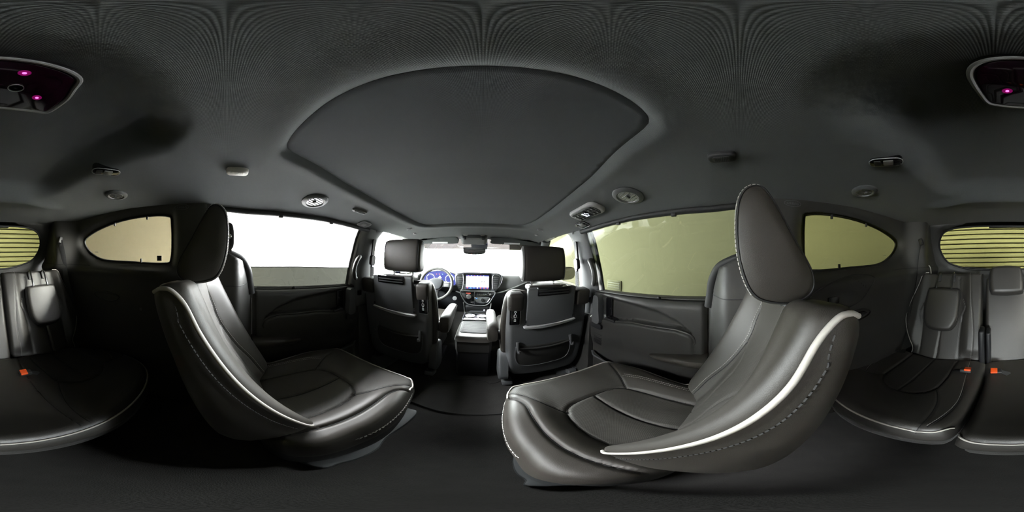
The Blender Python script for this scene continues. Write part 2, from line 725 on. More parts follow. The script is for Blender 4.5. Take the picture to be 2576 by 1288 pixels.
def nroof(x, y):
    """frame on the headliner: Z points down into the cabin, X to the right, Y rearwards"""
    e = 0.004
    zx = float(roof_base(np.array([x + e]), np.array([y]))[0] - roof_base(np.array([x - e]), np.array([y]))[0]) / (2 * e)
    zy = float(roof_base(np.array([x]), np.array([y + e]))[0] - roof_base(np.array([x]), np.array([y - e]))[0]) / (2 * e)
    z = float(roof_base(np.array([x]), np.array([y]))[0])
    X = Vector((1, 0, zx))
    Y = Vector((0, -1, -zy))
    return frame((x, y, z), X, Y)


def xs_trim(z):
    return np.interp(z, [0.0, 0.6, 0.75, 1.0, 1.16], [0.735, 0.745, 0.745, 0.72, 0.69])


# ------------------------------------------------------------------ setting: floor, headliner, body sides
def floor_fun(x, y):
    z = 0.006 * np.sin(x * 9 + 1.0) * np.cos(y * 7) * 0.3 + np.where(y > 1.55, (y - 1.55) * 0.32, 0)
    return x, y, z


floor = sheet('floor', np.linspace(-0.84, 0.84, 85), np.linspace(-1.55, 2.42, 190), floor_fun, 'carpet', thick=0.02)
tag(floor, 'dark grey loop carpet covering the cabin floor', kind='structure')
seam = cr([(-0.30, 0.70, 0.004), (-0.198, 0.676, 0.004), (-0.1, 0.652, 0.004), (0.0, 0.643, 0.004), (0.1, 0.645, 0.004), (0.193, 0.657, 0.004), (0.32, 0.69, 0.004)], 6)
tube('carpet_binding', seam, 0.006, 'carpet_edge', floor)
# front foot-well mat edge around the seat tracks
tube('carpet_binding', cr([(-0.20, 0.98, 0.004), (-0.13, 0.965, 0.004), (-0.05, 0.99, 0.004), (0.02, 1.0, 0.004), (0.09, 0.985, 0.004), (0.14, 0.955, 0.004), (0.19, 0.975, 0.004)], 6), 0.005, 'carpet_edge', floor)

ceiling = sheet('ceiling', np.linspace(-1, 1, 150), np.linspace(-1.30, 1.60, 300),
                lambda u, y: (u * lerp(y, XT), y, roof_z(u * lerp(y, XT), y)), 'headliner', thick=-0.006)
tag(ceiling, 'dark woven headliner with a rounded sunroof opening', kind='structure')
_c = SHADE.mean(0)
so = [tuple(p + (_c - p) / np.linalg.norm(_c - p) * 0.014) for p in SHADE]
shade = sheet('sunroof_shade', np.linspace(-0.46, 0.46, 70), np.linspace(0.10, 1.25, 80),
              lambda x, y: (x, y, roof_base(x, y) + 0.014), 'shade_cloth', ceiling, clip=so, thick=-0.004)
shade['label'] = 'charcoal cloth sunroof shade'
for x in (-0.07, 0.05):
    rbox('shade_tab', None, (0.03, 0.012, 0.006), 0.002, 'pillar_plastic', ceiling, M=nroof(x, 1.242))

# outer skins that close the body (white paint outside)
sk = sheet('wall_roof', np.linspace(-1, 1, 40), np.linspace(-1.52, 1.72, 60),
           lambda u, y: (u * (lerp(y, XT) + 0.05), y, lerp(y, ZC) + 0.075 - 0.125 * np.abs(u) ** 4), 'body_white', thick=-0.01)
tag(sk, 'white painted outer roof skin', kind='structure')
for s, nm in ((-1, 'wall_left'), (1, 'wall_right')):
    w = sheet(nm, np.linspace(-1.55, 2.45, 60), np.linspace(-0.15, 0.715, 20), lambda y, z: (s * (0.875 - 0.05 * (z - 0.3) ** 2 + 0 * y), y, z), 'body_white', thick=0.01)
    tag(w, 'white painted lower body side outside the %s doors' % ('left' if s < 0 else 'right'), kind='structure')


# quarter trim with the fixed rear side window
QH = cr([(-0.285, 1.140), (-0.42, 1.152), (-0.60, 1.142), (-0.78, 1.108), (-0.90, 1.062), (-0.905, 1.015), (-0.84, 0.955), (-0.72, 0.912),
         (-0.5, 0.902), (-0.31, 0.898), (-0.272, 0.925), (-0.268, 1.10)], 6, True)


def xq(y, z):
    x = 0.650 + 0.022 * sstep(0.80, 0.95, z) - 0.012 * sstep(1.05, 1.2, z)
    x = x - 0.085 * sstep(-0.92, -1.22, y)
    x = x + 0.10 * sstep(0.03, 0.125, y) ** 1.5
    # lower body swells in beside the third row
    x = x - 0.03 * sstep(0.55, 0.35, z) * sstep(-0.35, -0.6, y)
    # ledge under the window
    x = x - 0.018 * np.exp(-((z - 0.85) / 0.035) ** 2) * sstep(-0.2, -0.3, y)
    # D pillar swell
    x = x - 0.060 * np.exp(-((y + 1.08) / 0.075) ** 2) * sstep(0.78, 0.92, z)
    # reveal around the glass
    P = np.stack([np.ravel(y), np.ravel(z)], 1)
    d = seg_dist(P, np.vstack([QH, QH[:1]])).reshape(np.shape(y))
    x = x + 0.030 * np.exp(-(d / 0.028) ** 2)
    return x


QCLIP = [(0.125, -0.02), (0.125, 0.74), (0.115, 0.80), (0.105, 0.86), (0.075, 0.915), (0.02, 0.945), (-0.04, 0.968), (-0.075, 1.02), (-0.085, 1.10), (-0.09, 1.225), (-1.34, 1.225), (-1.34, -0.02)]
qt = {}
for s, nm in ((-1, 'trim_1'), (1, 'trim_2')):
    o = sheet(nm, np.linspace(-1.34, 0.135, 150), np.linspace(-0.01, 1.215, 124), lambda y, z: (s * xq(y, z), y, z), 'trim_plastic', holes=[QH], clip=QCLIP, thick=-0.012 * s)
    tag(o, 'black moulded rear side trim around the %s quarter window' % ('left' if s < 0 else 'right'), kind='structure')
    qt[s] = o
    qrim = [(s * (float(xq(np.array([y]), np.array([z]))[0]) + 0.002), y, z) for y, z in resample(QH, 110, True)]
    tube('window_seal', qrim, 0.006, 'rubber', o, closed=True)
    edge = cr([(s * 0.752, 0.125, 0.74), (s * 0.742, 0.115, 0.80), (s * 0.730, 0.105, 0.86), (s * 0.715, 0.075, 0.915), (s * 0.70, 0.02, 0.945), (s * 0.69, -0.04, 0.968), (s * 0.685, -0.075, 1.02), (s * 0.68, -0.085, 1.10), (s * 0.675, -0.09, 1.18)], 5)
    tube('door_seal', edge, 0.020, 'rubber', o, n=12, flat=0.6)
    # panel joint lines on the trim
    tube('panel_joint', [(s * (float(xq(np.array([y]), np.array([0.80]))[0]) + 0.0012), y, 0.80 + 0.02 * (0.1 - y)) for y in np.linspace(0.118, -0.1, 16)], 0.0022, 'rubber', o)
    tube('panel_joint', [(s * (float(xq(np.array([y]), np.array([0.875]))[0]) + 0.0012), y, 0.875) for y in np.linspace(-0.80, -1.28, 24)], 0.0022, 'rubber', o)
    # grey painted structure seen between trim and glass
    q = sheet('window_%d' % (3 if s < 0 else 4), np.linspace(-0.96, -0.22, 20), np.linspace(0.86, 1.2, 12), lambda y, z: (s * (0.702 - 0.05 * (z - 0.9)), y, z),
              'glass_left_quarter' if s < 0 else 'glass_right_quarter')
    tag(q, 'tinted fixed rear quarter glass %s' % ('showing a pale beige haze' if s < 0 else 'showing an olive green wall'), kind='structure')
    # shade hooks along the glass
    for y, z in ((-0.40, 1.148), (-0.62, 1.136), (-0.44, 0.904)):
        xx = float(xq(np.array([y]), np.array([z]))[0]) - 0.004
        rbox('shade_hook', (s * xx, y, z - (0.006 if z > 1 else -0.008)), (0.010, 0.010, 0.022), 0.002, 'rubber', o)
    if s < 0:
        rbox('window_sticker', (-0.695, -0.335, 0.925), (0.003, 0.026, 0.026), 0.0012, 'rubber', o)
    # glass maker's mark
    gm = []
    y0, z0 = -0.80, 0.962
    for i in range(4):
        gm.append(tube_geo([(s * 0.697, y0 + 0.008 * i, z0), (s * 0.697, y0 + 0.008 * i + 0.005, z0)], 0.0013, 4))
    gm.append(tube_geo([(s * 0.697, y0, z0 + 0.006), (s * 0.697, y0 + 0.028, z0 + 0.006)], 0.0008, 4))
    v, f = join_geo(gm)
    mk('glass_mark', v, f, 'vent_paint', q)

# tailgate with the rear window
RH = cr([(0, 1.192), (0.25, 1.190), (0.40, 1.178), (0.488, 1.14), (0.53, 1.06), (0.525, 0.98), (0.48, 0.90), (0.38, 0.855), (0.28, 0.832), (0.14, 0.825),
         (0, 0.832), (-0.14, 0.825), (-0.28, 0.832), (-0.38, 0.855), (-0.48, 0.90), (-0.525, 0.98), (-0.53, 1.06), (-0.488, 1.14), (-0.40, 1.178), (-0.25, 1.190)], 5, True)


def yt(x, z):
    y = np.interp(z, [0, 0.75, 0.86, 1.2], [-1.47, -1.47, -1.44, -1.27]) + 0.10 * np.abs(x / 0.7) ** 2.5
    P = np.stack([np.ravel(x), np.ravel(z)], 1)
    d = seg_dist(P, np.vstack([RH, RH[:1]])).reshape(np.shape(x))
    return y - 0.02 * np.exp(-(d / 0.025) ** 2)


wr = sheet('wall_rear', np.linspace(-0.72, 0.72, 130), np.linspace(0.0, 1.25, 110), lambda x, z: (x, yt(x, z), z), 'trim_plastic', holes=[RH], thick=-0.012)
tag(wr, 'black tailgate inner trim below the rear window', kind='structure')
tube('window_seal', [(x, float(yt(np.array([x]), np.array([z]))[0]) + 0.002, z) for x, z in resample(RH, 120, True)], 0.008, 'rubber', wr, closed=True)
wg = sheet('window_5', np.linspace(-0.6, 0.6, 24), np.linspace(0.78, 1.22, 14), lambda x, z: (x, np.interp(z, [0.78, 1.22], [-1.50, -1.275]) + 0.07 * np.abs(x / 0.7) ** 2, z), 'glass_rear')
tag(wg, 'yellow tinted tailgate window with heater lines', kind='structure')
for k in range(11):
    z = 0.865 + 0.028 * k
    tube('heater_line', [(x, float(np.interp(z, [0.78, 1.22], [-1.50, -1.275])) + 0.07 * abs(x / 0.7) ** 2 + 0.002, z) for x in np.linspace(-0.49, 0.49, 15)], 0.0008, 'vent_paint', wg, n=4)
rbox('brake_lamp_cover', (-0.06, -1.245, 1.176), (0.34, 0.05, 0.018), 0.007, 'dark_plastic', wr)
tube('wiper_arm', cr([(0.10, -1.455, 0.835), (0.22, -1.45, 0.842), (0.34, -1.44, 0.852)], 5), 0.006, 'rubber', wr)

# windscreen, pillars and front doors
def ws(u, t):
    hw = 0.87 - 0.20 * t
    return u * hw, 2.47 - 0.90 * t - 0.26 * np.abs(u) ** 2.2 * (1 - 0.7 * t), 0.70 + 0.40 * t


w6 = sheet('window_6', np.linspace(-1, 1, 40), np.linspace(0, 1.03, 24), ws, 'glass_screen')
tag(w6, 'clear windscreen blown out to white with a grey shade strip along its top', kind='structure')
for s in (-1, 1):
    pts = [Vector(ws(s * 1.0, t)) + Vector((s * 0.0, -0.02, 0)) for t in np.linspace(0, 1.02, 14)]
    o = tube('trim_%d' % (3 if s < 0 else 4), pts, 0.045, 'pillar_plastic', n=14, flat=0.6)
    tag(o, 'grey plastic cover on the %s windscreen pillar' % ('left' if s < 0 else 'right'), kind='structure')
    # front door glass
    g = sheet('window_%d' % (7 if s < 0 else 8), np.linspace(0.96, 2.30, 20), np.linspace(0.66, 1.14, 12), lambda y, z: (s * np.minimum(0.80 - 0.28 * (z - 0.72), 0.88 - 0.02 * y), y, z), 'glass_clear' if s < 0 else 'glass_front_right')
    tag(g, '%s front door glass' % ('left' if s < 0 else 'right'), kind='structure')
    # front door inner panel
    prof = cr([(0.80, -0.02), (0.77, 0.1), (0.735, 0.28), (0.70, 0.42), (0.715, 0.52), (0.745, 0.62), (0.755, 0.68), (0.775, 0.705), (0.80, 0.71)], 4)
    rings = []
    for y in np.linspace(1.02, 2.25, 14):
        rings.append([(s * x, y, z) for x, z in prof] + [(s * 0.84, y, 0.70), (s * 0.84, y, -0.02)])
    d = loft('door_%d' % (3 if s < 0 else 4), rings, 'trim_plastic')
    tag(d, '%s front door inner panel ahead of the pillar' % ('left' if s < 0 else 'right'), kind='structure')

# B pillars
for s in (-1, 1):
    rings = []
    for z in np.linspace(0.50, 1.16, 26):
        xo = float(np.interp(z, [0.5, 0.75, 1.0, 1.16], [0.765, 0.755, 0.725, 0.685]))
        y0 = float(np.interp(z, [0.5, 0.75, 0.9, 1.16], [0.845, 0.83, 0.845, 0.875]))
        y1 = float(np.interp(z, [0.5, 0.75, 0.95, 1.08, 1.16], [1.04, 1.02, 1.03, 1.06, 1.13]))
        ring = [(s * (xo + 0.07), y0), (s * (xo + 0.03), y0 - 0.005), (s * (xo + 0.004), y0 + 0.010), (s * (xo - 0.010), y0 + 0.04), (s * (xo - 0.014), (y0 + y1) / 2),
                (s * (xo - 0.008), y1 - 0.04), (s * (xo + 0.006), y1 - 0.010), (s * (xo + 0.03), y1 + 0.004), (s * (xo + 0.07), y1)]
        rings.append([(a, b, z) for a, b in cr(ring, 3)])
    o = loft('trim_%d' % (5 if s < 0 else 6), rings, 'pillar_plastic')
    tag(o, 'tall grey centre pillar cover with belt slot, %s side' % ('left' if s < 0 else 'right'), kind='structure')
    piv = o
    # lower cover: wider dark panel down to the sill
    rings = []
    for z in np.linspace(0.0, 0.555, 14):
        xo = float(np.interp(z, [0, 0.1, 0.5, 0.555], [0.70, 0.725, 0.735, 0.742]))
        y0, y1 = 0.855, 1.06 + 0.10 * (0.5 - min(z, 0.5))
        ring = [(s * 0.83, y0), (s * (xo + 0.012), y0), (s * xo, y0 + 0.012), (s * (xo - 0.012), (y0 + y1) / 2), (s * xo, y1 - 0.012), (s * (xo + 0.012), y1), (s * 0.83, y1)]
        rings.append([(a, b, z) for a, b in cr(ring, 3)])
    loft('lower_cover', rings, 'trim_plastic', piv)
    # belt slot with height adjuster
    M = frame((s * 0.702, 0.965, 0.985), (0, s, 0), (s * -0.12, 0, 1))
    plate('belt_slot', rrect(0.030, 0.16, 0.014), -0.012, 0.002, M, 'dark_plastic', piv, 0.002)
    # air bag mark, a small round emblem and lettering
    lathe('emblem', [(0.0105, -0.002), (0.0105, 0.0008), (0.0085, 0.0008), (0.0085, -0.002)], frame((s * 0.675, 0.985, 1.125), (0, s, 0), (s * -0.2, 0, 1)), 'shell_plastic', piv, 20)
    # pillar switch with a white symbol
    M = frame((s * 0.741, 0.862, 0.665), (0, s, 0), (0, 0, 1))
    sw = plate('switch', rrect(0.030, 0.036, 0.004), -0.01, 0.003, M, 'gloss_black', piv, 0.001)
    mk('switch_symbol', *join_geo([tube_geo([M @ Vector((-0.004, -0.004, 0.0035)), M @ Vector((0.004, -0.004, 0.0035)), M @ Vector((0.002, 0.004, 0.0035))], 0.0009, 5),
                                   tube_geo([M @ Vector(p + (0.0032,)) for p in rrect(0.022, 0.028, 0.003)], 0.0005, 4, True)]), 'white_mark', sw)
    # grab handle
    gp = cr([(s * 0.738, 0.855, 0.935), (s * 0.715, 0.835, 0.930), (s * 0.700, 0.800, 0.912), (s * 0.697, 0.775, 0.875), (s * 0.700, 0.768, 0.835), (s * 0.712, 0.785, 0.795), (s * 0.745, 0.83, 0.775)], 6)
    g = tube('grab_handle', gp, 0.0145, 'trim_plastic', piv, n=12)
    # white painted door aperture
    fr = [(s * 0.735, 0.878, 1.13), (s * 0.752, 0.855, 1.05), (s * 0.765, 0.835, 0.95), (s * 0.778, 0.818, 0.85), (s * 0.788, 0.80, 0.72)]
    a = tube('door_aperture', cr(fr, 5), 0.013, 'body_white', piv, n=10, flat=0.7)
    a['label'] = 'white painted door aperture'
    tube('aperture_seal', [(x + s * 0.002, y - 0.022, z) for x, y, z in cr(fr, 5)], 0.010, 'rubber', piv, n=10)
    # sill plate
    M = frame((s * 0.66, 1.02, 0.03), (1, 0, 0), (0, 1, 0))
    sp = plate('sill_plate', [(-0.10, -0.05), (0.10, -0.09), (0.12, 0.09), (-0.02, 0.10), (-0.09, 0.04)], -0.03, 0.012, M, 'shell_plastic', piv, 0.006)
    # ---------------- seat belt (a thing of its own)
    b = thing('seat_belt', (s * 0.70, 0.93, 0.85), 'dark %s front seat belt hanging at the centre pillar' % ('left' if s < 0 else 'right'), 'seat belt', 'front seat belts')
    M = frame((s * 0.690, 0.945, 0.905), (0, s, 0), (s * -0.1, 0, 1))
    plate('belt_guide', rrect(0.042, 0.075, 0.018), -0.014, 0.014, M, 'dark_plastic', b, 0.008)
    lathe('anchor_cap', [(0.014, -0.006), (0.014, 0.002), (0.010, 0.006), (0.001, 0.007)], frame((s * 0.688, 0.95, 0.868), (0, s, 0), (s * -0.1, 0, 1)), 'chrome', b, 20)
    pts = cr([(s * 0.686, 0.945, 0.880), (s * 0.700, 0.955, 0.75), (s * 0.715, 0.965, 0.58), (s * 0.712, 0.975, 0.4), (s * 0.705, 0.985, 0.22), (s * 0.70, 0.99, 0.10)], 6)
    tube('webbing', pts, 0.023, 'webbing', b, n=8, flat=0.05, up=(1, 0, 0))
    rbox('latch_tongue', (s * 0.70, 0.975, 0.27), (0.008, 0.05, 0.06), 0.003, 'chrome', b)

# roof side rail weather strips above the sliding doors
for s in (-1, 1):
    ys = np.linspace(-0.07, 0.90, 30)
    pts = [(s * (float(lerp(y, XT)) + 0.006), y, float(roof_base(np.array([lerp(y, XT)]), np.array([y]))[0]) - 0.004 - 0.004 * float(sstep(0.6, 0.85, np.array(y)))) for y in ys]
    t = tube('trim_%d' % (7 if s < 0 else 8), pts, 0.0165, 'rubber', n=10)
    tag(t, 'black rubber weather strip over the %s sliding window' % ('left' if s < 0 else 'right'), kind='structure')
    for y in (0.26, 0.56):
        x = float(lerp(y, XT)) - 0.004
        z = float(roof_base(np.array([x]), np.array([y]))[0]) - 0.022
        rbox('shade_hook', (s * x, y, z), (0.014, 0.022, 0.016), 0.003, 'dark_plastic', t)

# ------------------------------------------------------------------ sliding doors
def xd(y, z, up):
    """inner face of the sliding door panel (half width)"""
    x = 0.742 + 0 * y
    # scooped recess under the ledge: between an upper arc and the shelf line
    top = np.interp(y, [0.18, 0.20, 0.27, 0.37, 0.50, 0.65, 0.80], [0.575, 0.615, 0.668, 0.703, 0.715, 0.722, 0.725])
    bot = np.interp(y, [0.18, 0.21, 0.27, 0.51, 0.62, 0.82], [0.575, 0.60, 0.613, 0.600, 0.575, 0.555])
    m = sstep(0.0, 0.030, top - z) * sstep(0.0, 0.008, z - bot) * sstep(0.175, 0.21, y)
    x = x + 0.034 * m
    # lower bulge below the shelf
    lb = sstep(0.0, 0.012, bot - z) * sstep(0.185, 0.20, y)
    x = x - 0.012 * lb * np.exp(-((bot - z) / 0.10) ** 2)
    # lower concave pocket area
    low = np.interp(y, [0.1, 0.40, 0.58, 0.75, 0.85], [0.36, 0.36, 0.37, 0.30, 0.30])
    x = x + 0.020 * sstep(0.0, 0.12, low + 0.12 - z)
    # rounded top ledge
    tz = up - z
    x = x + 0.040 * (1 - np.sqrt(np.clip(1 - np.clip(1 - tz / 0.035, 0, 1) ** 2, 0, 1)))
    # rear edge turns away
    x = x + 0.03 * sstep(0.155, 0.125, y)
    return x


for s in (-1, 1):
    dn = 'door_1' if s < 0 else 'door_2'
    side = 'left' if s < 0 else 'right'
    belt = lambda y: np.interp(y, [0.12, 0.85], [0.762, 0.722])
    dr = sheet(dn, np.linspace(0.13, 0.845, 110), np.linspace(0, 1, 100),
               lambda y, t: (s * xd(y, 0.04 + t * (belt(y) - 0.04), belt(y)), y, 0.04 + t * (belt(y) - 0.04)), 'trim_plastic', thick=-0.012 * s, angle=70)
    tag(dr, 'black %s sliding door panel with pull handle and small armrest' % side, kind='structure')
    # window ledge
    led = sheet('window_ledge', np.linspace(0.10, 0.845, 40), np.linspace(0, 1, 8), lambda y, t: (s * (0.772 + 0.035 * t), y, belt(y) + 0.010 * np.sin(t * 3.14) * 0.4 + 0.008 * t), 'trim_plastic', dr, thick=0.006)
    tube('shade_slot', [(s * 0.786, y, float(belt(y)) + 0.006) for y in np.linspace(0.16, 0.78, 24)], 0.0035, 'rubber', led, n=6)
    rbox('shade_hook', None, (0.026, 0.010, 0.012), 0.003, 'rubber', led, M=Matrix.Translation((s * 0.765, 0.365, 0.757)) @ Matrix.Rotation(R(20 * s), 4, 'Y'))
    # shelf cap along the recess
    sh = [(s * (0.742), y, float(np.interp(y, [0.18, 0.21, 0.27, 0.51, 0.62, 0.82], [0.575, 0.60, 0.613, 0.600, 0.575, 0.555]))) for y in np.linspace(0.82, 0.19, 40)]
    tube('shelf_edge', sh + [(s * 0.744, 0.182, 0.555), (s * 0.746, 0.195, 0.53), (s * 0.748, 0.22, 0.515)], 0.006, 'trim_plastic', dr, n=8)
    # vertical pull handle
    M = frame((s * 0.732, 0.757, 0.625), (0, s, 0), (0, 0.06, 1))
    h = plate('pull_handle', cr([(-0.030, -0.085), (-0.027, 0.0), (-0.022, 0.085), (0.020, 0.085), (0.024, 0.0), (0.030, -0.085)], 3, True), -0.03, 0.018, M, 'shell_plastic', dr, 0.010, 3)
    rbox('handle_pocket', (s * 0.765, 0.70, 0.635), (0.012, 0.05, 0.14), 0.004, 'gloss_black', dr)
    # switch bank and inner release
    rbox('window_switch', None, (0.05, 0.075, 0.014), 0.004, 'dark_plastic', dr, M=Matrix.Translation((s * 0.75, 0.66, 0.578)) @ Matrix.Rotation(R(4), 4, 'X'))
    rbox('switch_rocker', (s * 0.742, 0.665, 0.588), (0.022, 0.026, 0.010), 0.004, 'gloss_black', dr)
    M = frame((s * 0.727, 0.765, 0.508), (0, s, 0), (0, 0, 1))
    rl = plate('release_bezel', rrect(0.088, 0.036, 0.010), -0.012, 0.003, M, 'dark_plastic', dr, 0.003)
    plate('release_lever', rrect(0.030, 0.024, 0.004, cx=-0.018), -0.004, 0.009, M, 'shell_plastic', rl, 0.003)
    tube('release_edge', [M @ Vector((x, -0.017, 0.003)) for x in np.linspace(-0.042, 0.042, 8)], 0.0022, 'satin_silver', rl, n=6)
    # speaker grille slots
    for k in range(7):
        rbox('grille_slot', (s * 0.7405, 0.775, 0.435 - 0.013 * k), (0.004, 0.07, 0.004), 0.0015, 'rubber', dr)
    # rear armrest pad
    arm = []
    for y, zt, w, hh in ((0.125, 0.492, 0.075, 0.055), (0.18, 0.487, 0.072, 0.055), (0.25, 0.474, 0.062, 0.048), (0.32, 0.457, 0.046, 0.036), (0.375, 0.440, 0.028, 0.024), (0.402, 0.428, 0.012, 0.012)):
        arm.append([(s * (0.75 - w * q[0]), y, zt + hh * q[1]) for q in ((-0.2, 0.0), (0.3, 0.03), (0.8, 0.0), (0.97, -0.12), (1.0, -0.35), (0.95, -0.7), (0.75, -1.0), (-0.2, -1.1))])
    a = loft('door_armrest', arm, 'leather', dr, angle=50)
    # map pocket lip and pocket body
    tube('pocket_lip', cr([(s * 0.735, 0.82, 0.275), (s * 0.716, 0.78, 0.262), (s * 0.706, 0.70, 0.272), (s * 0.700, 0.62, 0.268), (s * 0.702, 0.52, 0.245), (s * 0.712, 0.40, 0.228), (s * 0.73, 0.25, 0.225)], 6), 0.007, 'shell_plastic', dr)
    sheet('map_pocket', np.linspace(0.22, 0.82, 30), np.linspace(0.06, 1, 10), lambda y, t: (s * (0.752 - 0.048 * np.sin(np.clip((y - 0.2) / 0.62, 0, 1) * 3.14) ** 0.6 * t), y, 0.05 + t * np.interp(y, [0.22, 0.4, 0.6, 0.7, 0.82], [0.175, 0.178, 0.215, 0.222, 0.225])), 'trim_plastic', dr, thick=0.006)
    # door glass
    top = 1.19
    if s < 0:
        gl = sheet('window_1', np.linspace(-0.10, 0.87, 30), np.linspace(0, 1, 12),
                   lambda y, t: (s * (0.803 - 0.24 * (0.70 + t * (np.interp(y, [0.07, 0.375, 0.80], [0.879, 0.874, 0.853]) - 0.70) - 0.74)), y,
                                 0.70 + t * (np.interp(y, [0.07, 0.375, 0.80], [0.879, 0.874, 0.853]) - 0.70)), 'glass_left_door')
        tag(gl, 'half lowered tinted window of the left sliding door', kind='structure')
        tube('glass_edge', [(s * (0.803 - 0.24 * (z - 0.74)), y, z) for y, z in zip(np.linspace(-0.05, 0.86, 20), np.interp(np.linspace(-0.05, 0.86, 20), [0.07, 0.375, 0.80], [0.879, 0.874, 0.853]))], 0.0025, 'lamp_lens_dim', gl, n=6)
    else:
        gl = sheet('window_2', np.linspace(-0.10, 0.87, 30), np.linspace(0.70, top, 14), lambda y, z: (s * (0.803 - 0.24 * (z - 0.74)), y, z), 'glass_right_door')
        tag(gl, 'closed window of the right sliding door showing an olive wall and faint reflections', kind='structure')

# ------------------------------------------------------------------ quarter trim details
for s in (-1, 1):
    o = qt[s]
    def onq(y, z, off=0.0):
        return Vector((s * (float(xq(np.array([y]), np.array([z]))[0]) - off), y, z))
    if s > 0:
        ov = cr([(-0.27, 0.79), (-0.33, 0.835), (-0.45, 0.868), (-0.56, 0.868), (-0.625, 0.845), (-0.60, 0.79), (-0.52, 0.735), (-0.42, 0.715), (-0.32, 0.73)], 6, True)
        tube('speaker_surround', [onq(y, z, 0.001) for y, z in ov], 0.0035, 'dark_plastic', o, closed=True, n=6)
        gr = [tube_geo([onq(-0.57 + 0.018 * i, 0.80 + 0.012 * i, 0.001), onq(-0.555 + 0.018 * i, 0.858 + 0.001 * i, 0.001)], 0.0018, 5) for i in range(5)]
        for k in range(5):
            mk('speaker_slot', *gr[k], 'rubber', o)
        M = frame(onq(-0.376, 0.769, 0.001), (0, s, 0), (0, 0, 1))
        pp = plate('usb_port_panel', rrect(0.052, 0.030, 0.006), -0.01, 0.004, M, 'gloss_black', o, 0.0015)
        plate('usb_port', rrect(0.016, 0.010, 0.003, cx=-0.008), 0.003, 0.0052, M, 'icon_white', pp)
        plate('usb_port', rrect(0.011, 0.006, 0.0028, cx=0.012), 0.003, 0.0052, M, 'icon_white', pp)
        bn = cr([(-0.40, 0.668), (-0.48, 0.690), (-0.56, 0.688), (-0.60, 0.668), (-0.57, 0.645), (-0.48, 0.640)], 6, True)
        bz = tube('bin_rim', [onq(y, z, 0.002) for y, z in bn], 0.005, 'dark_plastic', o, closed=True, n=6)
        plate('bin_pull', [(y + 0.5, z - 0.665) for y, z in resample(np.array([(-0.44, 0.668), (-0.50, 0.682), (-0.56, 0.680), (-0.575, 0.667), (-0.54, 0.655), (-0.48, 0.652)]), 30, True)], -0.006, 0.004,
              Matrix(((0, 0, -s, s * (float(xq(np.array([-0.5]), np.array([0.665]))[0]) - 0.002)), (1, 0, 0, -0.5), (0, 1, 0, 0.665), (0, 0, 0, 1))), 'gloss_black', o, 0.002)
    else:
        bn = cr([(-0.56, 0.70), (-0.62, 0.715), (-0.72, 0.712), (-0.76, 0.695), (-0.73, 0.672), (-0.62, 0.668)], 6, True)
        tube('bin_rim', [onq(y, z, 0.002) for y, z in bn], 0.005, 'dark_plastic', o, closed=True, n=6)
        rbox('trim_button', tuple(onq(-0.42, 0.655, 0.0)), (0.006, 0.016, 0.016), 0.002, 'shell_plastic', o)
    # air bag lettering by the C pillar
    cu = bpy.data.curves.new('airbag_lettering', 'FONT')
    cu.body = 'AIRBAG'
    cu.size = 0.014
    cu.extrude = 0.0004
    cu.align_x = 'CENTER'
    t = bpy.data.objects.new('airbag_lettering', cu)
    COL.objects.link(t)
    cu.materials.append(MATS['shell_plastic'])
    p = onq(-0.205, 1.165, 0.002)
    t.matrix_world = frame(p, (0, -s, 0), (0, 0, 1))
    t.parent = o
    tube('lettering_ring', [onq(-0.205 + 0.034 * math.cos(a), 1.170 + 0.013 * math.sin(a), 0.002) for a in np.linspace(0, 2 * math.pi, 32, endpoint=False)], 0.0012, 'shell_plastic', o, closed=True, n=5)
    # third-row shoulder belt
    b = thing('seat_belt', (s * 0.60, -1.15, 0.8), 'dark %s third row belt running down beside the rear pillar' % ('left' if s < 0 else 'right'), 'seat belt', 'third row seat belts')
    q = [tuple(onq(-1.05, 1.055, 0.014)), tuple(onq(-1.035, 0.95, 0.012)), (s * 0.60, -1.02, 0.80), (s * 0.612, -0.96, 0.6), (s * 0.625, -0.9, 0.42), (s * 0.60, -0.80, 0.34)]
    tube('webbing', cr(q, 6), 0.021, 'webbing', b, n=8, flat=0.05, up=(1, 0.5, 0))
    rbox('belt_guide', None, (0.030, 0.020, 0.05), 0.006, 'dark_plastic', b, M=Matrix.Translation(onq(-1.05, 1.06, 0.010)) @ Matrix.Rotation(R(20 * s), 4, 'Y'))
    q2 = cr([(s * 0.60, -0.80, 0.34), (s * 0.585, -0.76, 0.365), (s * 0.56, -0.73, 0.385), (s * 0.53, -0.74, 0.385)], 5)
    tube('lap_strap', q2, 0.020, 'webbing', b, n=8, flat=0.06, up=(0, 0, 1))

# second-row belt guide at the left C pillar, seen beside the head restraint
b = thing('seat_belt', (-0.69, 0.0, 0.95), 'black shoulder belt guide between left captain chair head restraint and bright window', 'seat belt')
Mg = frame((-0.690, 0.012, 1.030), (0, -1, 0), (0.15, 0, 1))
if Mg[0][2] < 0:
    Mg = Mg @ Matrix.Scale(-1, 4, (0, 0, 1))
plate('belt_guide', cr([(-0.018, -0.055), (-0.024, 0.0), (-0.016, 0.055), (0.012, 0.060), (0.022, 0.0), (0.014, -0.055)], 5, True), -0.012, 0.012, Mg, 'dark_plastic', b, 0.006)
lathe('anchor_cap', [(0.012, 0.010), (0.012, 0.016), (0.008, 0.019), (0.001, 0.019)], Mg, 'chrome', b, 20)
tube('webbing', cr([(-0.684, 0.010, 1.00), (-0.690, -0.005, 0.93), (-0.695, -0.02, 0.86), (-0.69, -0.03, 0.74), (-0.665, -0.04, 0.60)], 6), 0.021, 'webbing', b, n=8, flat=0.05, up=(1, 0, 0))
tube('mount_arm', [(-0.700, 0.0, 1.06), (-0.690, -0.05, 1.10), (-0.682, -0.09, 1.12)], 0.014, 'dark_plastic', b, n=10)

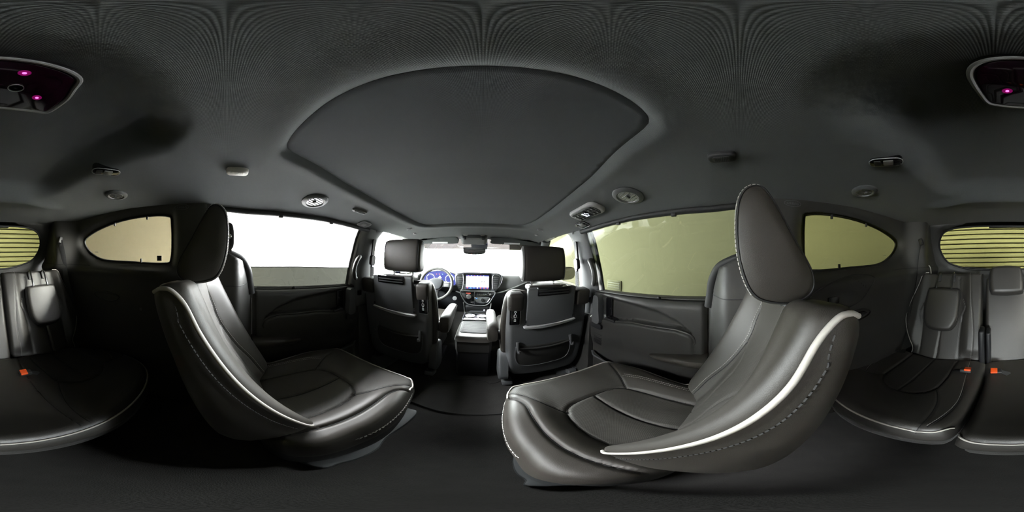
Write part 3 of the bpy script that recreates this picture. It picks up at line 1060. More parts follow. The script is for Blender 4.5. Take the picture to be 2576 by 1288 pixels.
# ------------------------------------------------------------------ seats
def headrest_loft(name, prof, xs, scales, xc, s, m, parent, cen=None):
    """profile in (y,z), closed; lofted across x with rounded ends"""
    P = cr(prof, 7, True)
    c = P.mean(0) if cen is None else np.array(cen)
    rings = []
    for x, k in zip(xs, scales):
        q = c + (P - c) * k
        rings.append([(s * (xc + x), a, b) for a, b in q])
    return loft(name, rings, m, parent, angle=70), P, c


def second_row_seat(s):
    side = 'left' if s < 0 else 'right'
    lab = ('second row leather captain chair on the left with an orange buckle at its inner side' if s < 0
           else 'large second row leather captain chair on the right nearest the camera')
    root = thing('captain_chair', (s * 0.42, 0.28, 0.0), lab, 'car seat', 'second row captain chairs')
    # ---- cushion
    tilt = R(5.5)
    M = frame((s * 0.41, 0.335, 0.347), (s, 0, 0), (0, math.cos(tilt), math.sin(tilt)))
    if s < 0:   # keep the pad's Z pointing up
        M = M @ Matrix.Scale(-1, 4, (0, 0, 1))
    out = cr([(-0.250, -0.25), (-0.278, -0.10), (-0.278, 0.03), (-0.262, 0.13), (-0.240, 0.21), (-0.205, 0.245), (-0.10, 0.255), (0.05, 0.260), (0.19, 0.258), (0.240, 0.240), (0.258, 0.18), (0.256, 0.02), (0.245, -0.12), (0.225, -0.25), (0.0, -0.27)], 8, True)
    U = cr([(-0.135, -0.27), (-0.140, -0.10), (-0.125, 0.02), (-0.085, 0.065), (0.0, 0.078), (0.085, 0.065), (0.125, 0.02), (0.140, -0.10), (0.135, -0.27)], 8)
    mid = [(0.0, -0.27), (0.0, -0.10), (0.004, 0.07)]
    d1 = cr([(-0.118, 0.03), (-0.155, 0.085), (-0.20, 0.155), (-0.250, 0.20)], 6)
    d2 = cr([(0.118, 0.03), (0.150, 0.085), (0.185, 0.155), (0.225, 0.235)], 6)
    bol = cr([(0.190, -0.26), (0.200, -0.12), (0.192, 0.0), (0.168, 0.10)], 8)
    lobe = cr([(-0.205, -0.26), (-0.215, -0.10), (-0.215, 0.03), (-0.213, 0.09), (-0.225, 0.13), (-0.25, 0.15)], 8)

    def hf(x, y):
        sd = 0.034 * sstep(0.12, 0.20, np.abs(x)) * sstep(0.24, 0.02, y)
        dish = -0.012 * np.exp(-((y + 0.08) / 0.14) ** 2) * (1 - sstep(0.06, 0.16, np.abs(x)))
        return sd + dish - 0.010 * sstep(0.10, 0.26, y) + 0.006 * np.exp(-((np.abs(x) - 0.06) / 0.05) ** 2) * sstep(0.1, 0.0, y)
    pad = Pad(out, M, hf, 0.034, 0.115, [(U, 0.005, 0.009), (mid, 0.005, 0.008), (d1, 0.004, 0.006), (d2, 0.004, 0.006), (bol, 0.003, 0.003), (lobe, 0.0055, 0.011)])

    Uc = list(map(tuple, U))
    fp = [(-0.118, 0.03), (-0.155, 0.085), (-0.20, 0.155), (-0.250, 0.20), (-0.22, 0.26), (0.0, 0.28), (0.23, 0.26), (0.185, 0.155), (0.150, 0.085), (0.118, 0.03), (0.085, 0.065), (0.0, 0.078), (-0.085, 0.065)]

    def reg(x, y):
        P = np.stack([x, y], 1)
        return np.where(inside(P, Uc), 1, np.where(inside(P, fp), 2, 0))
    pad.build(['leather', 'leather_perf', 'leather_perf'], root, reg, ('cushion', 'cushion_insert', 'cushion_front_panel'))
    pr = pad.pipe([(0.236, -0.22), (0.249, -0.10), (0.258, 0.02), (0.259, 0.17), (0.243, 0.241), (0.192, 0.260), (0.05, 0.262), (-0.10, 0.257), (-0.20, 0.247), (-0.241, 0.210), (-0.255, 0.155)], 0.0032, 'piping', root, off=0.014, name='cushion_piping')
    for ln in (U, mid, d1, d2, lobe):
        pad.pipe(ln[::3] if len(ln) > 12 else ln, 0.0017, 'rubber', root, off=0.0015, name='seam')
    st = pad.stitches(bol + np.array([0.005, 0]), root)
    pad.stitches(bol - np.array([0.005, 0]), root)
    so_ = [(-0.258, -0.23), (-0.2825, -0.10), (-0.2825, 0.03), (-0.2665, 0.13), (-0.249, 0.19)]
    for k, off in ((0, -0.016), (1, -0.023)):
        L = resample(cr(so_, 8), 120)
        pts = [M @ Vector((p[0] - 0.0015, p[1], float(pad.hfun(np.array([p[0]]), np.array([p[1]]))[0]) - 0.034 + off)) for p in L]
        parts = [tube_geo(pts[i:i + 3], 0.0010, 4) for i in range(0, 117, 4 if k else 3)]
        o = mk('stitching', *join_geo(parts), 'thread', root, fix=False)
        tag(o, kind='stuff')
    # lower side valance, frame and floor plate
    rings = []
    for z, e in ((0.03, -0.05), (0.06, -0.03), (0.14, -0.015), (0.20, -0.012), (0.25, -0.014)):
        q = []
        for p in resample(out, 60, True):
            d = np.array(p) / np.linalg.norm(p)
            pp = p + d * e
            q.append((s * (0.41 + pp[0]), 0.33 + pp[1] * 0.98, z))
        rings.append(q)
    loft('seat_base', rings, 'dark_plastic', root)
    fpo = cr([(-0.235, -0.20), (-0.275, -0.14), (-0.268, -0.03), (-0.240, 0.06), (-0.245, 0.20), (-0.240, 0.27), (-0.20, 0.285), (0.0, 0.285), (0.2, 0.28), (0.235, 0.2), (0.235, -0.2)], 6, True)
    MF = frame((s * 0.41, 0.33, 0.0), (1, 0, 0), (0, 1, 0))
    fl = plate('floor_plate', [(s * a, b) for a, b in fpo], 0.0, 0.022, MF, 'shell_plastic', root, 0.006)
    tube('finger_recess', [(s * (0.41 - 0.222) + 0.020 * math.cos(a), 0.19 + 0.020 * math.sin(a), 0.0225) for a in np.linspace(0, 2 * math.pi, 24, endpoint=False)], 0.0018, 'rubber', fl, closed=True, n=5)
    # ---- backrest
    BX = 0.437 if s > 0 else 0.408
    O = Vector((s * BX, 0.150, 0.405))
    up = Vector((0, -0.425, 0.905)).normalized()
    MB = frame(O, (s, 0, 0), up)
    if s > 0:
        pass
    nz = Vector((MB[0][2], MB[1][2], MB[2][2]))
    if nz.y < 0:
        MB = MB @ Matrix.Scale(-1, 4, (0, 0, 1))
    bo = cr([(-0.150, -0.05), (-0.195, -0.035), (-0.222, 0.03), (-0.236, 0.15), (-0.240, 0.30), (-0.242, 0.40), (-0.246, 0.50), (-0.244, 0.538), (-0.226, 0.550), (-0.16, 0.540), (-0.10, 0.528), (0.0, 0.530),
             (0.10, 0.528), (0.16, 0.522), (0.222, 0.510), (0.240, 0.47), (0.240, 0.30), (0.236, 0.15), (0.222, 0.03), (0.195, -0.035), (0.150, -0.05)], 6, True)

    def hb(x, y):
        k = sstep(0.105, 0.205, np.abs(x))
        lum = 0.012 * np.exp(-((y - 0.16) / 0.10) ** 2) * (1 - sstep(0.05, 0.13, np.abs(x)))
        return -0.046 + 0.066 * k + lum + 0.034 * sstep(0.36, 0.52, y) * (1 - sstep(0.12, 0.22, np.abs(x)))

    def dep(x, y):
        return np.interp(y, [-0.06, 0.10, 0.30, 0.42, 0.55], [0.150, 0.135, 0.090, 0.064, 0.040])
    sL = cr([(-0.085, 0.522), (-0.105, 0.47), (-0.128, 0.40), (-0.125, 0.32), (-0.135, 0.20), (-0.150, 0.08), (-0.150, -0.04)], 8)
    sR = [(-a, b) for a, b in sL]
    diag = cr([(-0.125, 0.32), (-0.07, 0.27), (-0.045, 0.18), (-0.05, -0.04)], 6)
    diag2 = [(-a, b) for a, b in diag]
    tp = Pad(bo, MB, hb, 0.022, dep, [(sL, 0.004, 0.006), (sR, 0.004, 0.006), (diag, 0.004, 0.004), (diag2, 0.004, 0.004)], na=260, nr=60)
    ins = list(map(tuple, sL)) + list(reversed(list(map(tuple, sR))))

    def regb(x, y):
        return np.where(inside(np.stack([x, y], 1), ins), 1, 0)
    tp.build(['leather', 'leather_perf'], root, regb, ('backrest', 'backrest_insert'))
    ep = resample(cr([(-0.2478, 0.512), (-0.2485, 0.48), (-0.245, 0.40), (-0.243, 0.30), (-0.239, 0.15), (-0.225, 0.03), (-0.200, -0.033)], 6), 70)
    ew = [tuple(MB @ Vector((-0.238, 0.548, -0.036))), tuple(MB @ Vector((-0.244, 0.549, -0.018))), tuple(MB @ Vector((-0.2475, 0.540, -0.002)))]
    ew += [tuple(p) for p in tp.world(ep[::6], 0.010)]
    tube('backrest_piping', resample(cr(ew, 8), 130), 0.0036, 'piping', root, n=10)
    tp.pipe([(0.243, 0.43), (0.243, 0.30), (0.239, 0.15), (0.225, 0.03), (0.200, -0.033)], 0.0030, 'piping', root, off=0.009, name='backrest_piping')
    tp.stitches(sL + np.array([-0.005, 0]), root, r=0.0011)
    tp.stitches(np.array(sR) + np.array([0.005, 0]), root, r=0.0011)
    for ln in (sL, np.array(sR)):
        tp.pipe(ln[::3], 0.0016, 'rubber', root, off=0.0012, name='seam')
    # rough stitched seam beside the inner piping
    L = resample(cr([(-0.2475, 0.525), (-0.2485, 0.475), (-0.2475, 0.40), (-0.2455, 0.30), (-0.2415, 0.15), (-0.2275, 0.03)], 8), 150)
    pts = [MB @ Vector((p[0] - 0.0005, p[1], float(tp.height([(p[0] * 0.99, p[1])])[0]) - 0.012)) for p in L]
    o = mk('stitching', *join_geo([tube_geo(pts[i:i + 3], 0.0012, 4) for i in range(0, 147, 3)]), 'rubber', root, fix=False)
    tag(o, kind='stuff')
    # ---- head restraint
    prof = [(-0.034, 0.882), (-0.012, 0.905), (0.002, 0.950), (0.006, 1.000), (0.002, 1.045), (-0.012, 1.068), (-0.032, 1.071), (-0.050, 1.050), (-0.086, 0.985), (-0.120, 0.925), (-0.119, 0.890), (-0.085, 0.874)]
    xs = [-0.134, -0.1335, -0.130, -0.122, -0.10, 0.0, 0.10, 0.122, 0.130, 0.1335, 0.134]
    sc = [0.50, 0.84, 0.93, 0.98, 1.0, 1.0, 1.0, 0.98, 0.93, 0.84, 0.50]
    h, P, c = headrest_loft('head_restraint', prof, xs, sc, 0.437, s, 'leather', root)
    for sx, kk in ((-0.1305, 0.925), (0.1305, 0.925)):
        q = c + (P - c) * kk
        tube('headrest_seam', [(s * (0.437 + sx * 1.001), a, b) for a, b in q], 0.0016, 'rubber', h, closed=True, n=5)
    # twin stitch rows up the front inner edge
    for sx, kk in ((-0.1225, 0.982), (-0.114, 0.990)):
        q = c + (P - c) * kk
        q = resample(np.vstack([q, q[:1]]), 220)
        q = q[8:110]
        pts = [(s * (0.437 + sx), a, b) for a, b in q]
        o = mk('headrest_stitching', *join_geo([tube_geo(pts[i:i + 3], 0.0011, 4) for i in range(0, 99, 3)]), 'thread', h, fix=False)
        tag(o, kind='stuff')
    for sx in (-0.055, 0.055):
        tube('headrest_post', [(s * (0.42 + sx), -0.095, 0.85), (s * (0.425 + sx), -0.085, 0.90)], 0.0065, 'satin_silver', root, n=12)
        lathe('post_sleeve', [(0.017, -0.02), (0.017, 0.004), (0.011, 0.009), (0.0075, 0.009)], frame((s * (0.42 + sx), -0.094, 0.868), (1, 0, 0), (0, 1, 0)), 'dark_plastic', root, 20)
    # ---- buckle
    if s < 0:
        T = Matrix.Translation((-0.158, 0.207, 0.195)) @ Matrix.Rotation(R(18), 4, 'X')
        bk = rbox('buckle', None, (0.026, 0.070, 0.024), 0.006, 'dark_plastic', root, M=T)
        rbox('buckle_button', None, (0.020, 0.044, 0.012), 0.003, 'orange', bk, M=T @ Matrix.Translation((0.0, -0.004, 0.010)))
        tube('buckle_stalk', cr([(-0.165, 0.235, 0.19), (-0.175, 0.28, 0.175), (-0.19, 0.33, 0.15)], 5), 0.010, 'shell_plastic', root, flat=0.5)
    return root


second_row_seat(1)
second_row_seat(-1)


def front_seat(s):
    """s=-1: driver's side. local lx points inboard, measured from the seat centre"""
    side = 'left' if s < 0 else 'right'
    CX = 0.475 if s < 0 else 0.452
    HO = 0.036 if s < 0 else 0.030      # the head restraint sits a little inboard
    X = lambda lx: s * (CX - lx)
    root = thing('front_seat', (s * CX, 1.1, 0.0), ('driver seat seen from behind with a bright silver tray edge' if s < 0 else 'front passenger seat seen from behind with a dull grey tray edge'), 'car seat', 'front seats')
    U = Vector((0, -0.14, 0.99)).normalized()
    # back shell, frame: x inboard, y up, z rearwards
    M = frame((X(0), 0.99, 0.12), (-s, 0, 0), U)
    if M[1][2] > 0:
        M = M @ Matrix.Scale(-1, 4, (0, 0, 1))
    o2 = cr([(-0.205, 0.0), (-0.235, 0.10), (-0.252, 0.32), (-0.258, 0.52), (-0.250, 0.625), (-0.21, 0.645), (0.0, 0.655), (0.20, 0.645), (0.232, 0.625), (0.240, 0.52), (0.238, 0.32), (0.225, 0.10), (0.200, 0.0), (0.10, -0.02), (-0.10, -0.02)], 6, True)
    shell = Pad(o2, M, lambda x, y: 0.006 - 0.10 * x * x + 0.012 * sstep(0.0, 0.12, y) - 0.012 * sstep(0.35, 0.62, y), 0.025, 0.075, [], na=160, nr=30)
    shell.build(['shell_plastic'], root, None, ('back_shell',))
    # raised frame line around the pocket area
    so2 = cr([(-0.200, 0.60), (-0.215, 0.40), (-0.205, 0.15), (-0.17, 0.05), (0.0, 0.035), (0.17, 0.05), (0.205, 0.15), (0.215, 0.40), (0.200, 0.60)], 8)
    # leather bolster that wraps the front
    MB = frame((X(0), 1.075, 0.18), (-s, 0, 0), U)
    if MB[1][2] < 0:
        MB = MB @ Matrix.Scale(-1, 4, (0, 0, 1))
    o3 = cr([(-0.225, -0.05), (-0.255, 0.10), (-0.268, 0.30), (-0.262, 0.48), (-0.235, 0.595), (-0.15, 0.615), (0.0, 0.62), (0.15, 0.615), (0.235, 0.595), (0.262, 0.48), (0.268, 0.30), (0.255, 0.10), (0.225, -0.05)], 6, True)
    bp = Pad(o3, MB, lambda x, y: -0.02 + 0.05 * sstep(0.12, 0.2, np.abs(x)), 0.03, 0.055, [], na=140, nr=24)
    bp.build(['leather'], root, None, ('backrest',))
    for g in (1, -1):
        rp = [MB @ Vector((g * x, y, -0.030)) for x, y in resample(cr([(0.229, -0.05), (0.259, 0.10), (0.273, 0.30), (0.267, 0.48), (0.239, 0.598)], 6), 40)]
        tube('backrest_piping', rp, 0.0018, 'shell_plastic' if s < 0 else 'piping', root, n=6)
    # upper leather shoulders left and right of the tray
    for g, w, xo in ((-1, 0.105, -0.212), (1, 0.085, 0.202)):
        v, f = rbox_geo((w, 0.11, 0.085), 0.020, 4, M @ Matrix.Translation((xo, 0.612, -0.020)))
        mk('shoulder_pad', v, f, 'leather', root)
    # tray panel with handle slot and bright edge
    tr = plate('tray_panel', rrect(0.290, 0.240, 0.012, cx=0.0, cy=0.580), 0.0, 0.024, M, 'shell_plastic', root, 0.006)
    sl = plate('handle_slot', rrect(0.195, 0.050, 0.006, cx=-0.005, cy=0.680), 0.015, 0.0275, M, 'gloss_black', root, 0.003)
    for k in range(2):
        v, f = rbox_geo((0.180, 0.008, 0.006), 0.002, 2, M @ Matrix.Translation((-0.005, 0.668 + 0.016 * k, 0.028)))
        mk('slot_bar', v, f, 'dark_plastic', sl)
    strip = cr([(-0.148, 0.478), (-0.05, 0.466), (0.05, 0.458), (0.148, 0.460), (0.146, 0.442), (0.05, 0.438), (-0.05, 0.446), (-0.146, 0.462)], 5, True)
    plate('tray_edge', strip, 0.008, 0.034, M, 'silver_paint', root, 0.006, 3)
    for x in (-0.150, 0.150):
        v, f = rbox_geo((0.008, 0.020, 0.010), 0.002, 2, M @ Matrix.Translation((x, 0.492, 0.022)))
        mk('tray_hinge', v, f, 'dark_plastic', root)
    # pocket: recessed net panel, elastic bar, two bag hooks
    po = cr([(-0.150, 0.300), (-0.145, 0.18), (-0.11, 0.125), (-0.02, 0.11), (0.10, 0.105), (0.165, 0.13), (0.190, 0.20), (0.192, 0.300)], 8)
    poo = [tuple(p) for p in po]
    pk = plate('map_pocket', poo, -0.004, 0.022, M, 'trim_plastic', root, 0.008)
    tube('pocket_rim', [M @ Vector((p[0], p[1], 0.020)) for p in po], 0.004, 'shell_plastic', pk, n=6)
    tube('pocket_bar', [M @ Vector((x, 0.297 - 0.02 * (1 - (x - 0.02) ** 2 / 0.03), 0.028)) for x in np.linspace(-0.14, 0.185, 16)], 0.006, 'trim_plastic', root, n=8)
    for x in (-0.142, 0.182):
        hk = cr([(x, 0.335, 0.016), (x, 0.315, 0.024), (x, 0.288, 0.030), (x, 0.268, 0.042), (x, 0.280, 0.060), (x, 0.298, 0.062)], 5)
        tube('bag_hook', [M @ Vector(p) for p in hk], np.linspace(0.011, 0.005, len(hk)), 'shell_plastic', root, n=8)
    # control panel with symbols on the inboard edge
    bz = plate('control_panel', rrect(0.056, 0.125, 0.009, cx=0.207, cy=0.535), 0.0, 0.020, M, 'gloss_black', root, 0.003)
    def sym(pts, closed=True):
        return tube_geo([M @ Vector((0.207 + a, 0.535 + b, 0.0205)) for a, b in pts], 0.0011, 4, closed)
    syms = [sym(rrect(0.012, 0.018, 0.003, cx=0.0, cy=0.0)), sym(rrect(0.009, 0.009, 0.003, cx=0.0, cy=0.026)), sym(rrect(0.009, 0.010, 0.003, cx=0.0, cy=-0.027)),
            sym([(0.0, 0.010), (0.0, 0.020)], False), sym([(0.0, -0.010), (0.0, -0.020)], False), sym([(-0.006, 0.034), (0.006, 0.034)], False), sym([(-0.006, -0.036), (0.006, -0.036)], False)]
    mk('control_symbol', *join_geo(syms), 'white_mark', bz)
    tube('control_rim', [M @ Vector((a, b, 0.019)) for a, b in rrect(0.058, 0.127, 0.010, cx=0.207, cy=0.535)], 0.0012, 'shell_plastic', bz, closed=True, n=5)
    # head restraint with posts
    prof = [(1.005, 0.838), (1.03, 0.865), (1.035, 0.94), (1.02, 1.02), (0.985, 1.052), (0.945, 1.048), (0.925, 1.01), (0.915, 0.93), (0.920, 0.865), (0.945, 0.838)]
    xs = [-0.133, -0.131, -0.124, -0.105, -0.06, 0.0, 0.06, 0.105, 0.124, 0.131, 0.133]
    sc = [0.66, 0.82, 0.93, 0.98, 1.0, 1.0, 1.0, 0.98, 0.93, 0.82, 0.66]
    h, P, c = headrest_loft('head_restraint', prof, xs, sc, CX - HO, s, 'leather', root)
    for sx in (-0.1245, 0.1245):
        q = c + (P - c) * 0.945
        tube('headrest_seam', [(s * (CX - HO + sx), a, b) for a, b in q], 0.0016, 'rubber', h, closed=True, n=5)
    for sx in (-0.07, 0.07):
        tube('headrest_post', [(s * (CX - HO + sx), 0.965, 0.78), (s * (CX - HO + sx), 0.965, 0.86)], 0.0065, 'chrome', root, n=12)
    rbox('top_trim', (s * (CX - 0.01), 0.955, 0.800), (0.24, 0.10, 0.035), 0.014, 'leather', root)
    # inner armrest folded down
    rr = []
    for y, zt, w, hh in ((0.985, 0.520, 0.028, 0.085), (1.00, 0.535, 0.033, 0.105), (1.06, 0.545, 0.034, 0.110), (1.16, 0.550, 0.033, 0.085), (1.26, 0.548, 0.032, 0.070), (1.31, 0.545, 0.028, 0.060), (1.325, 0.535, 0.016, 0.040)):
        rr.append([(X(0.315) + w * a, y, zt + hh * b) for a, b in cr([(-0.8, -0.02), (0, 0.06), (0.8, -0.02), (1.0, -0.2), (1.0, -0.75), (0.75, -1.0), (0, -1.05), (-0.75, -1.0), (-1.0, -0.75), (-1.0, -0.2)], 3, True)])
    am = loft('armrest', rr, 'leather', root, angle=60)
    for g in (-1, 1):
        tube('armrest_seam', [(X(0.315) + g * 0.0325, y, zt) for y, zt in ((1.0, 0.515), (1.06, 0.525), (1.16, 0.532), (1.26, 0.532), (1.31, 0.53))], 0.0016, 'rubber', am, n=5)
    lathe('armrest_pivot', [(0.035, -0.03), (0.035, 0.02), (0.028, 0.028), (0.002, 0.03)], frame((X(0.262), 1.03, 0.455), (0, 1, 0), (0, 0, 1)), 'dark_plastic', root, 24)
    # cushion, recliner cover, base and tracks
    v, f = rbox_geo((0.50, 0.50, 0.16), 0.05, 4, Matrix.Translation((s * CX, 1.33, 0.33)))
    mk('cushion', v, f, 'leather', root)
    v, f = rbox_geo((0.44, 0.50, 0.20), 0.03, 3, Matrix.Translation((s * CX, 1.30, 0.18)))
    mk('seat_base', v, f, 'dark_plastic', root)
    rc = cr([(-0.055, -0.11), (-0.06, 0.0), (-0.045, 0.10), (0.0, 0.135), (0.05, 0.11), (0.07, 0.0), (0.065, -0.11)], 5, True)
    plate('recliner_cover', rc, -0.02, 0.034, frame((X(0.245), 1.035, 0.20), (0, -s, 0), (0, 0, 1)), 'shell_plastic', root, 0.014, 3)
    for lx in (-0.20, 0.225):
        rbox('seat_track', (X(lx), 1.22, 0.030), (0.045, 0.42, 0.045), 0.008, 'dark_plastic', root)
        rbox('track_cover', None, (0.062, 0.085, 0.040), 0.010, 'shell_plastic', root, M=Matrix.Translation((X(lx), 1.015, 0.028)) @ Matrix.Rotation(R(-14), 4, 'X'))
    return root


front_seat(-1)
_fs = front_seat(1)          # the passenger seat is set lower and further back
_fs.location.y -= 0.06
_fs.scale = (1, 1, 0.963)


# ------------------------------------------------------------------ third row
def rear_back(root, xa, xb, s, outer, head):
    """a backrest between x=xa (inner) and x=xb (outer) on side s"""
    cx, hw = (xa + xb) / 2, (xb - xa) / 2
    up = Vector((0, -0.27, 0.53)).normalized()
    M = frame((s * cx, -0.845, 0.30), (s, 0, 0), up)
    if M[1][2] < 0:
        M = M @ Matrix.Scale(-1, 4, (0, 0, 1))
    if outer:
        out = cr([(-hw + 0.02, -0.03), (-hw, 0.02), (-hw, 0.30), (-hw, 0.56), (-hw + 0.02, 0.590), (0, 0.598), (hw - 0.10, 0.594), (hw - 0.062, 0.575), (hw - 0.045, 0.50), (hw - 0.005, 0.34), (hw, 0.25), (hw - 0.03, 0.16), (hw - 0.085, 0.06), (hw - 0.09, -0.02), (hw - 0.14, -0.035)], 7, True)
        s1 = cr([(-hw * 0.36, 0.595), (-hw * 0.40, 0.48), (-hw * 0.60, 0.36), (-hw * 0.52, 0.28), (-hw * 0.5, -0.03)], 7)
        s2 = cr([(hw * 0.30, 0.595), (hw * 0.36, 0.48), (hw * 0.62, 0.33), (hw * 0.50, 0.22), (hw * 0.42, -0.03)], 7)
        s3 = [(0.0, 0.26), (0.0, 0.1), (0.0, -0.03)]
        s4 = cr([(-hw * 0.68, 0.598), (-hw * 0.74, 0.4), (-hw * 0.82, 0.2), (-hw * 0.80, -0.03)], 6)
        s5 = [(-hw * 0.60, 0.36), (-hw * 0.36, 0.47)]
        seams = [(s1, 0.004, 0.006), (s2, 0.004, 0.006), (s3, 0.005, 0.007), (s4, 0.0025, 0.003)]
        hf = lambda x, y: 0.004 + 0.026 * sstep(hw * 0.45, hw * 0.72, np.abs(x)) * sstep(0.02, 0.1, y)
    else:
        out = cr([(-hw + 0.015, -0.03), (-hw, 0.02), (-hw, 0.30), (-hw, 0.535), (-hw + 0.02, 0.562), (0, 0.568), (hw - 0.02, 0.562), (hw, 0.535), (hw, 0.30), (hw, 0.02), (hw - 0.015, -0.03)], 7, True)
        seams = []
        hf = lambda x, y: 0.010 - 0.25 * x * x
    pd = Pad(out, M, hf, 0.020, 0.075, seams, na=200, nr=40)
    pd.build(['leather_rear'], root, None, ('backrest',))
    if outer:
        pd.pipe([(hw - 0.100, 0.597), (hw - 0.060, 0.579), (hw - 0.043, 0.50), (hw - 0.003, 0.34), (hw + 0.002, 0.25), (hw - 0.028, 0.16), (hw - 0.083, 0.06), (hw - 0.088, -0.02)], 0.0032, 'piping', root, off=0.006, name='backrest_piping')
        pd.stitches(s4 + np.array([0.004, 0]), root, r=0.0008)
        # folded head restraint hanging on the upper back
        hm = M @ Matrix.Translation((0.0, 0.335, 0.058))
        ho = cr([(-0.105, 0.118), (-0.112, 0.05), (-0.108, -0.06), (-0.080, -0.122), (-0.04, -0.138), (0.04, -0.138), (0.080, -0.122), (0.108, -0.06), (0.112, 0.05), (0.105, 0.118), (0.085, 0.132), (0, 0.136), (-0.085, 0.132)], 6, True)
        hp = Pad(ho, hm, lambda x, y: 0.012 - 0.4 * x * x + 0 * y, 0.022, 0.032, [], na=140, nr=24)
        hh = hp.build(['leather_rear'], root, None, ('head_restraint',))[0]
        tube('headrest_seam', [hm @ Vector((a, b, -0.012)) for a, b in resample(ho * 1.008, 90, True)], 0.0016, 'rubber', hh, closed=True, n=5)
        for px in (-0.052, 0.052):
            tube('headrest_post', [M @ Vector(p) for p in ((px, 0.585, 0.0), (px, 0.590, 0.030), (px, 0.570, 0.044), (px, 0.455, 0.050))], 0.0062, 'satin_silver', root, n=10)
            v, f = rbox_geo((0.020, 0.06, 0.012), 0.003, 2, M @ Matrix.Translation((px, 0.560, 0.008)))
            mk('post_slot', v, f, 'dark_plastic', root)
    elif head:
        hm = M @ Matrix.Translation((0.0, 0.535, 0.062))
        ho = np.array(cr([(-0.105, 0.05), (-0.108, -0.02), (-0.10, -0.075), (-0.075, -0.098), (0.075, -0.098), (0.10, -0.075), (0.108, -0.02), (0.105, 0.05), (0.085, 0.082), (0, 0.09), (-0.085, 0.082)], 6, True))
        hp = Pad(ho, hm, lambda x, y: 0.02 - 0.5 * x * x + 0 * y, 0.026, 0.05, [], na=140, nr=24)
        hh = hp.build(['leather_rear'], root, None, ('head_restraint',))[0]
        tube('headrest_seam', [hm @ Vector((a, b, -0.012)) for a, b in resample(ho * 1.008, 90, True)], 0.0018, 'rubber', hh, closed=True, n=5)
    return pd


def rear_cushion(root, xa, xb, s, out, seams, ins, pipe, drop=0.10):
    tilt = R(4.5)
    M = frame((s * xa, -0.57, 0.345), (s, 0, 0), (0, math.cos(tilt), math.sin(tilt)))
    if M[2][2] < 0:
        M = M @ Matrix.Scale(-1, 4, (0, 0, 1))
    def hf(x, y):
        k = np.zeros_like(x)
        for c in ins:
            k = k - 0.016 * np.exp(-((x - c) / 0.12) ** 2) * sstep(0.22, 0.02, y)
        return k
    pd = Pad(out, M, hf, 0.032, drop, [(l, w, d) for l, w, d in seams], na=280, nr=54)
    polys = []
    for c in ins:
        polys.append([(c - 0.13, -0.27), (c - 0.125, -0.05), (c - 0.11, 0.04), (c - 0.06, 0.085), (c, 0.095), (c + 0.06, 0.085), (c + 0.11, 0.04), (c + 0.125, -0.05), (c + 0.13, -0.27)])
    def reg(x, y):
        P = np.stack([x, y], 1)
        r = np.zeros(len(x), int)
        for q in polys:
            r = np.where(inside(P, cr(q, 6)), 1, r)
        return r
    pd.build(['leather_rear', 'leather_rear_perf'], root, reg, ('cushion', 'cushion_insert'))
    for l, w, d in seams:
        pd.pipe(l[::3] if len(l) > 12 else l, 0.0016, 'rubber', root, off=0.0012, name='seam')
    pd.pipe(pipe, 0.0036, 'piping', root, off=0.004, name='cushion_piping')
    # fabric base under the leather
    rings = []
    for z, e in ((0.02, -0.16), (0.12, -0.07), (0.20, -0.012), (0.235, -0.004), (0.25, -0.008)):
        q = []
        c = np.array(out).mean(0)
        for p in resample(out, 80, True):
            d = (p - c) / np.linalg.norm(p - c)
            pp = p + d * e
            q.append((s * (xa + pp[0]), -0.57 + pp[1], z))
        rings.append(q)
    loft('seat_base', rings, 'carpet', root)
    return pd


def U3(c):
    return cr([(c - 0.13, -0.27), (c - 0.125, -0.05), (c - 0.11, 0.04), (c - 0.06, 0.085), (c, 0.095), (c + 0.06, 0.085), (c + 0.11, 0.04), (c + 0.125, -0.05), (c + 0.13, -0.27)], 7)


def bucklet(root, x, y, z, rz, side=0):
    T = Matrix.Translation((x, y, z)) @ Matrix.Rotation(R(rz), 4, 'Z') @ Matrix.Rotation(R(14), 4, 'X')
    b = rbox('buckle', None, (0.052, 0.030, 0.022), 0.005, 'dark_plastic', root, M=T)
    rbox('buckle_button', None, (0.030, 0.0325, 0.012), 0.003, 'orange', b, M=T @ Matrix.Translation((-0.008, 0.0, 0.008)))
    tube('buckle_strap', [T @ Vector(p) for p in ((0.020, 0, -0.002), (0.05, -0.01, -0.008), (0.07, -0.05, -0.03))], 0.016, 'webbing', root, flat=0.12, up=(0, 0, 1))


rs = thing('car_seat', (0.40, -0.6, 0.0), 'single third row leather seat at the right with folded head restraint', 'car seat')
rear_back(rs, 0.155, 0.645, 1, True, True)
RO = cr([(-0.005, -0.27), (-0.008, -0.10), (0.012, 0.15), (0.026, 0.245), (0.055, 0.272), (0.14, 0.285), (0.30, 0.292), (0.43, 0.270), (0.52, 0.205), (0.558, 0.08), (0.552, -0.08), (0.535, -0.22), (0.50, -0.27), (0.25, -0.28)], 8, True)
c = 0.26
dg1 = cr([(c - 0.115, 0.02), (c - 0.15, 0.10), (c - 0.165, 0.18), (c - 0.17, 0.28)], 5)
dg2 = cr([(c + 0.115, 0.02), (c + 0.16, 0.06), (c + 0.20, 0.07), (c + 0.30, 0.08)], 5)
bl1 = cr([(0.06, -0.27), (0.055, -0.1), (0.045, 0.1), (0.075, 0.26)], 6)
bl2 = cr([(c + 0.20, -0.27), (c + 0.225, -0.10), (c + 0.215, 0.0), (c + 0.19, 0.06)], 6)
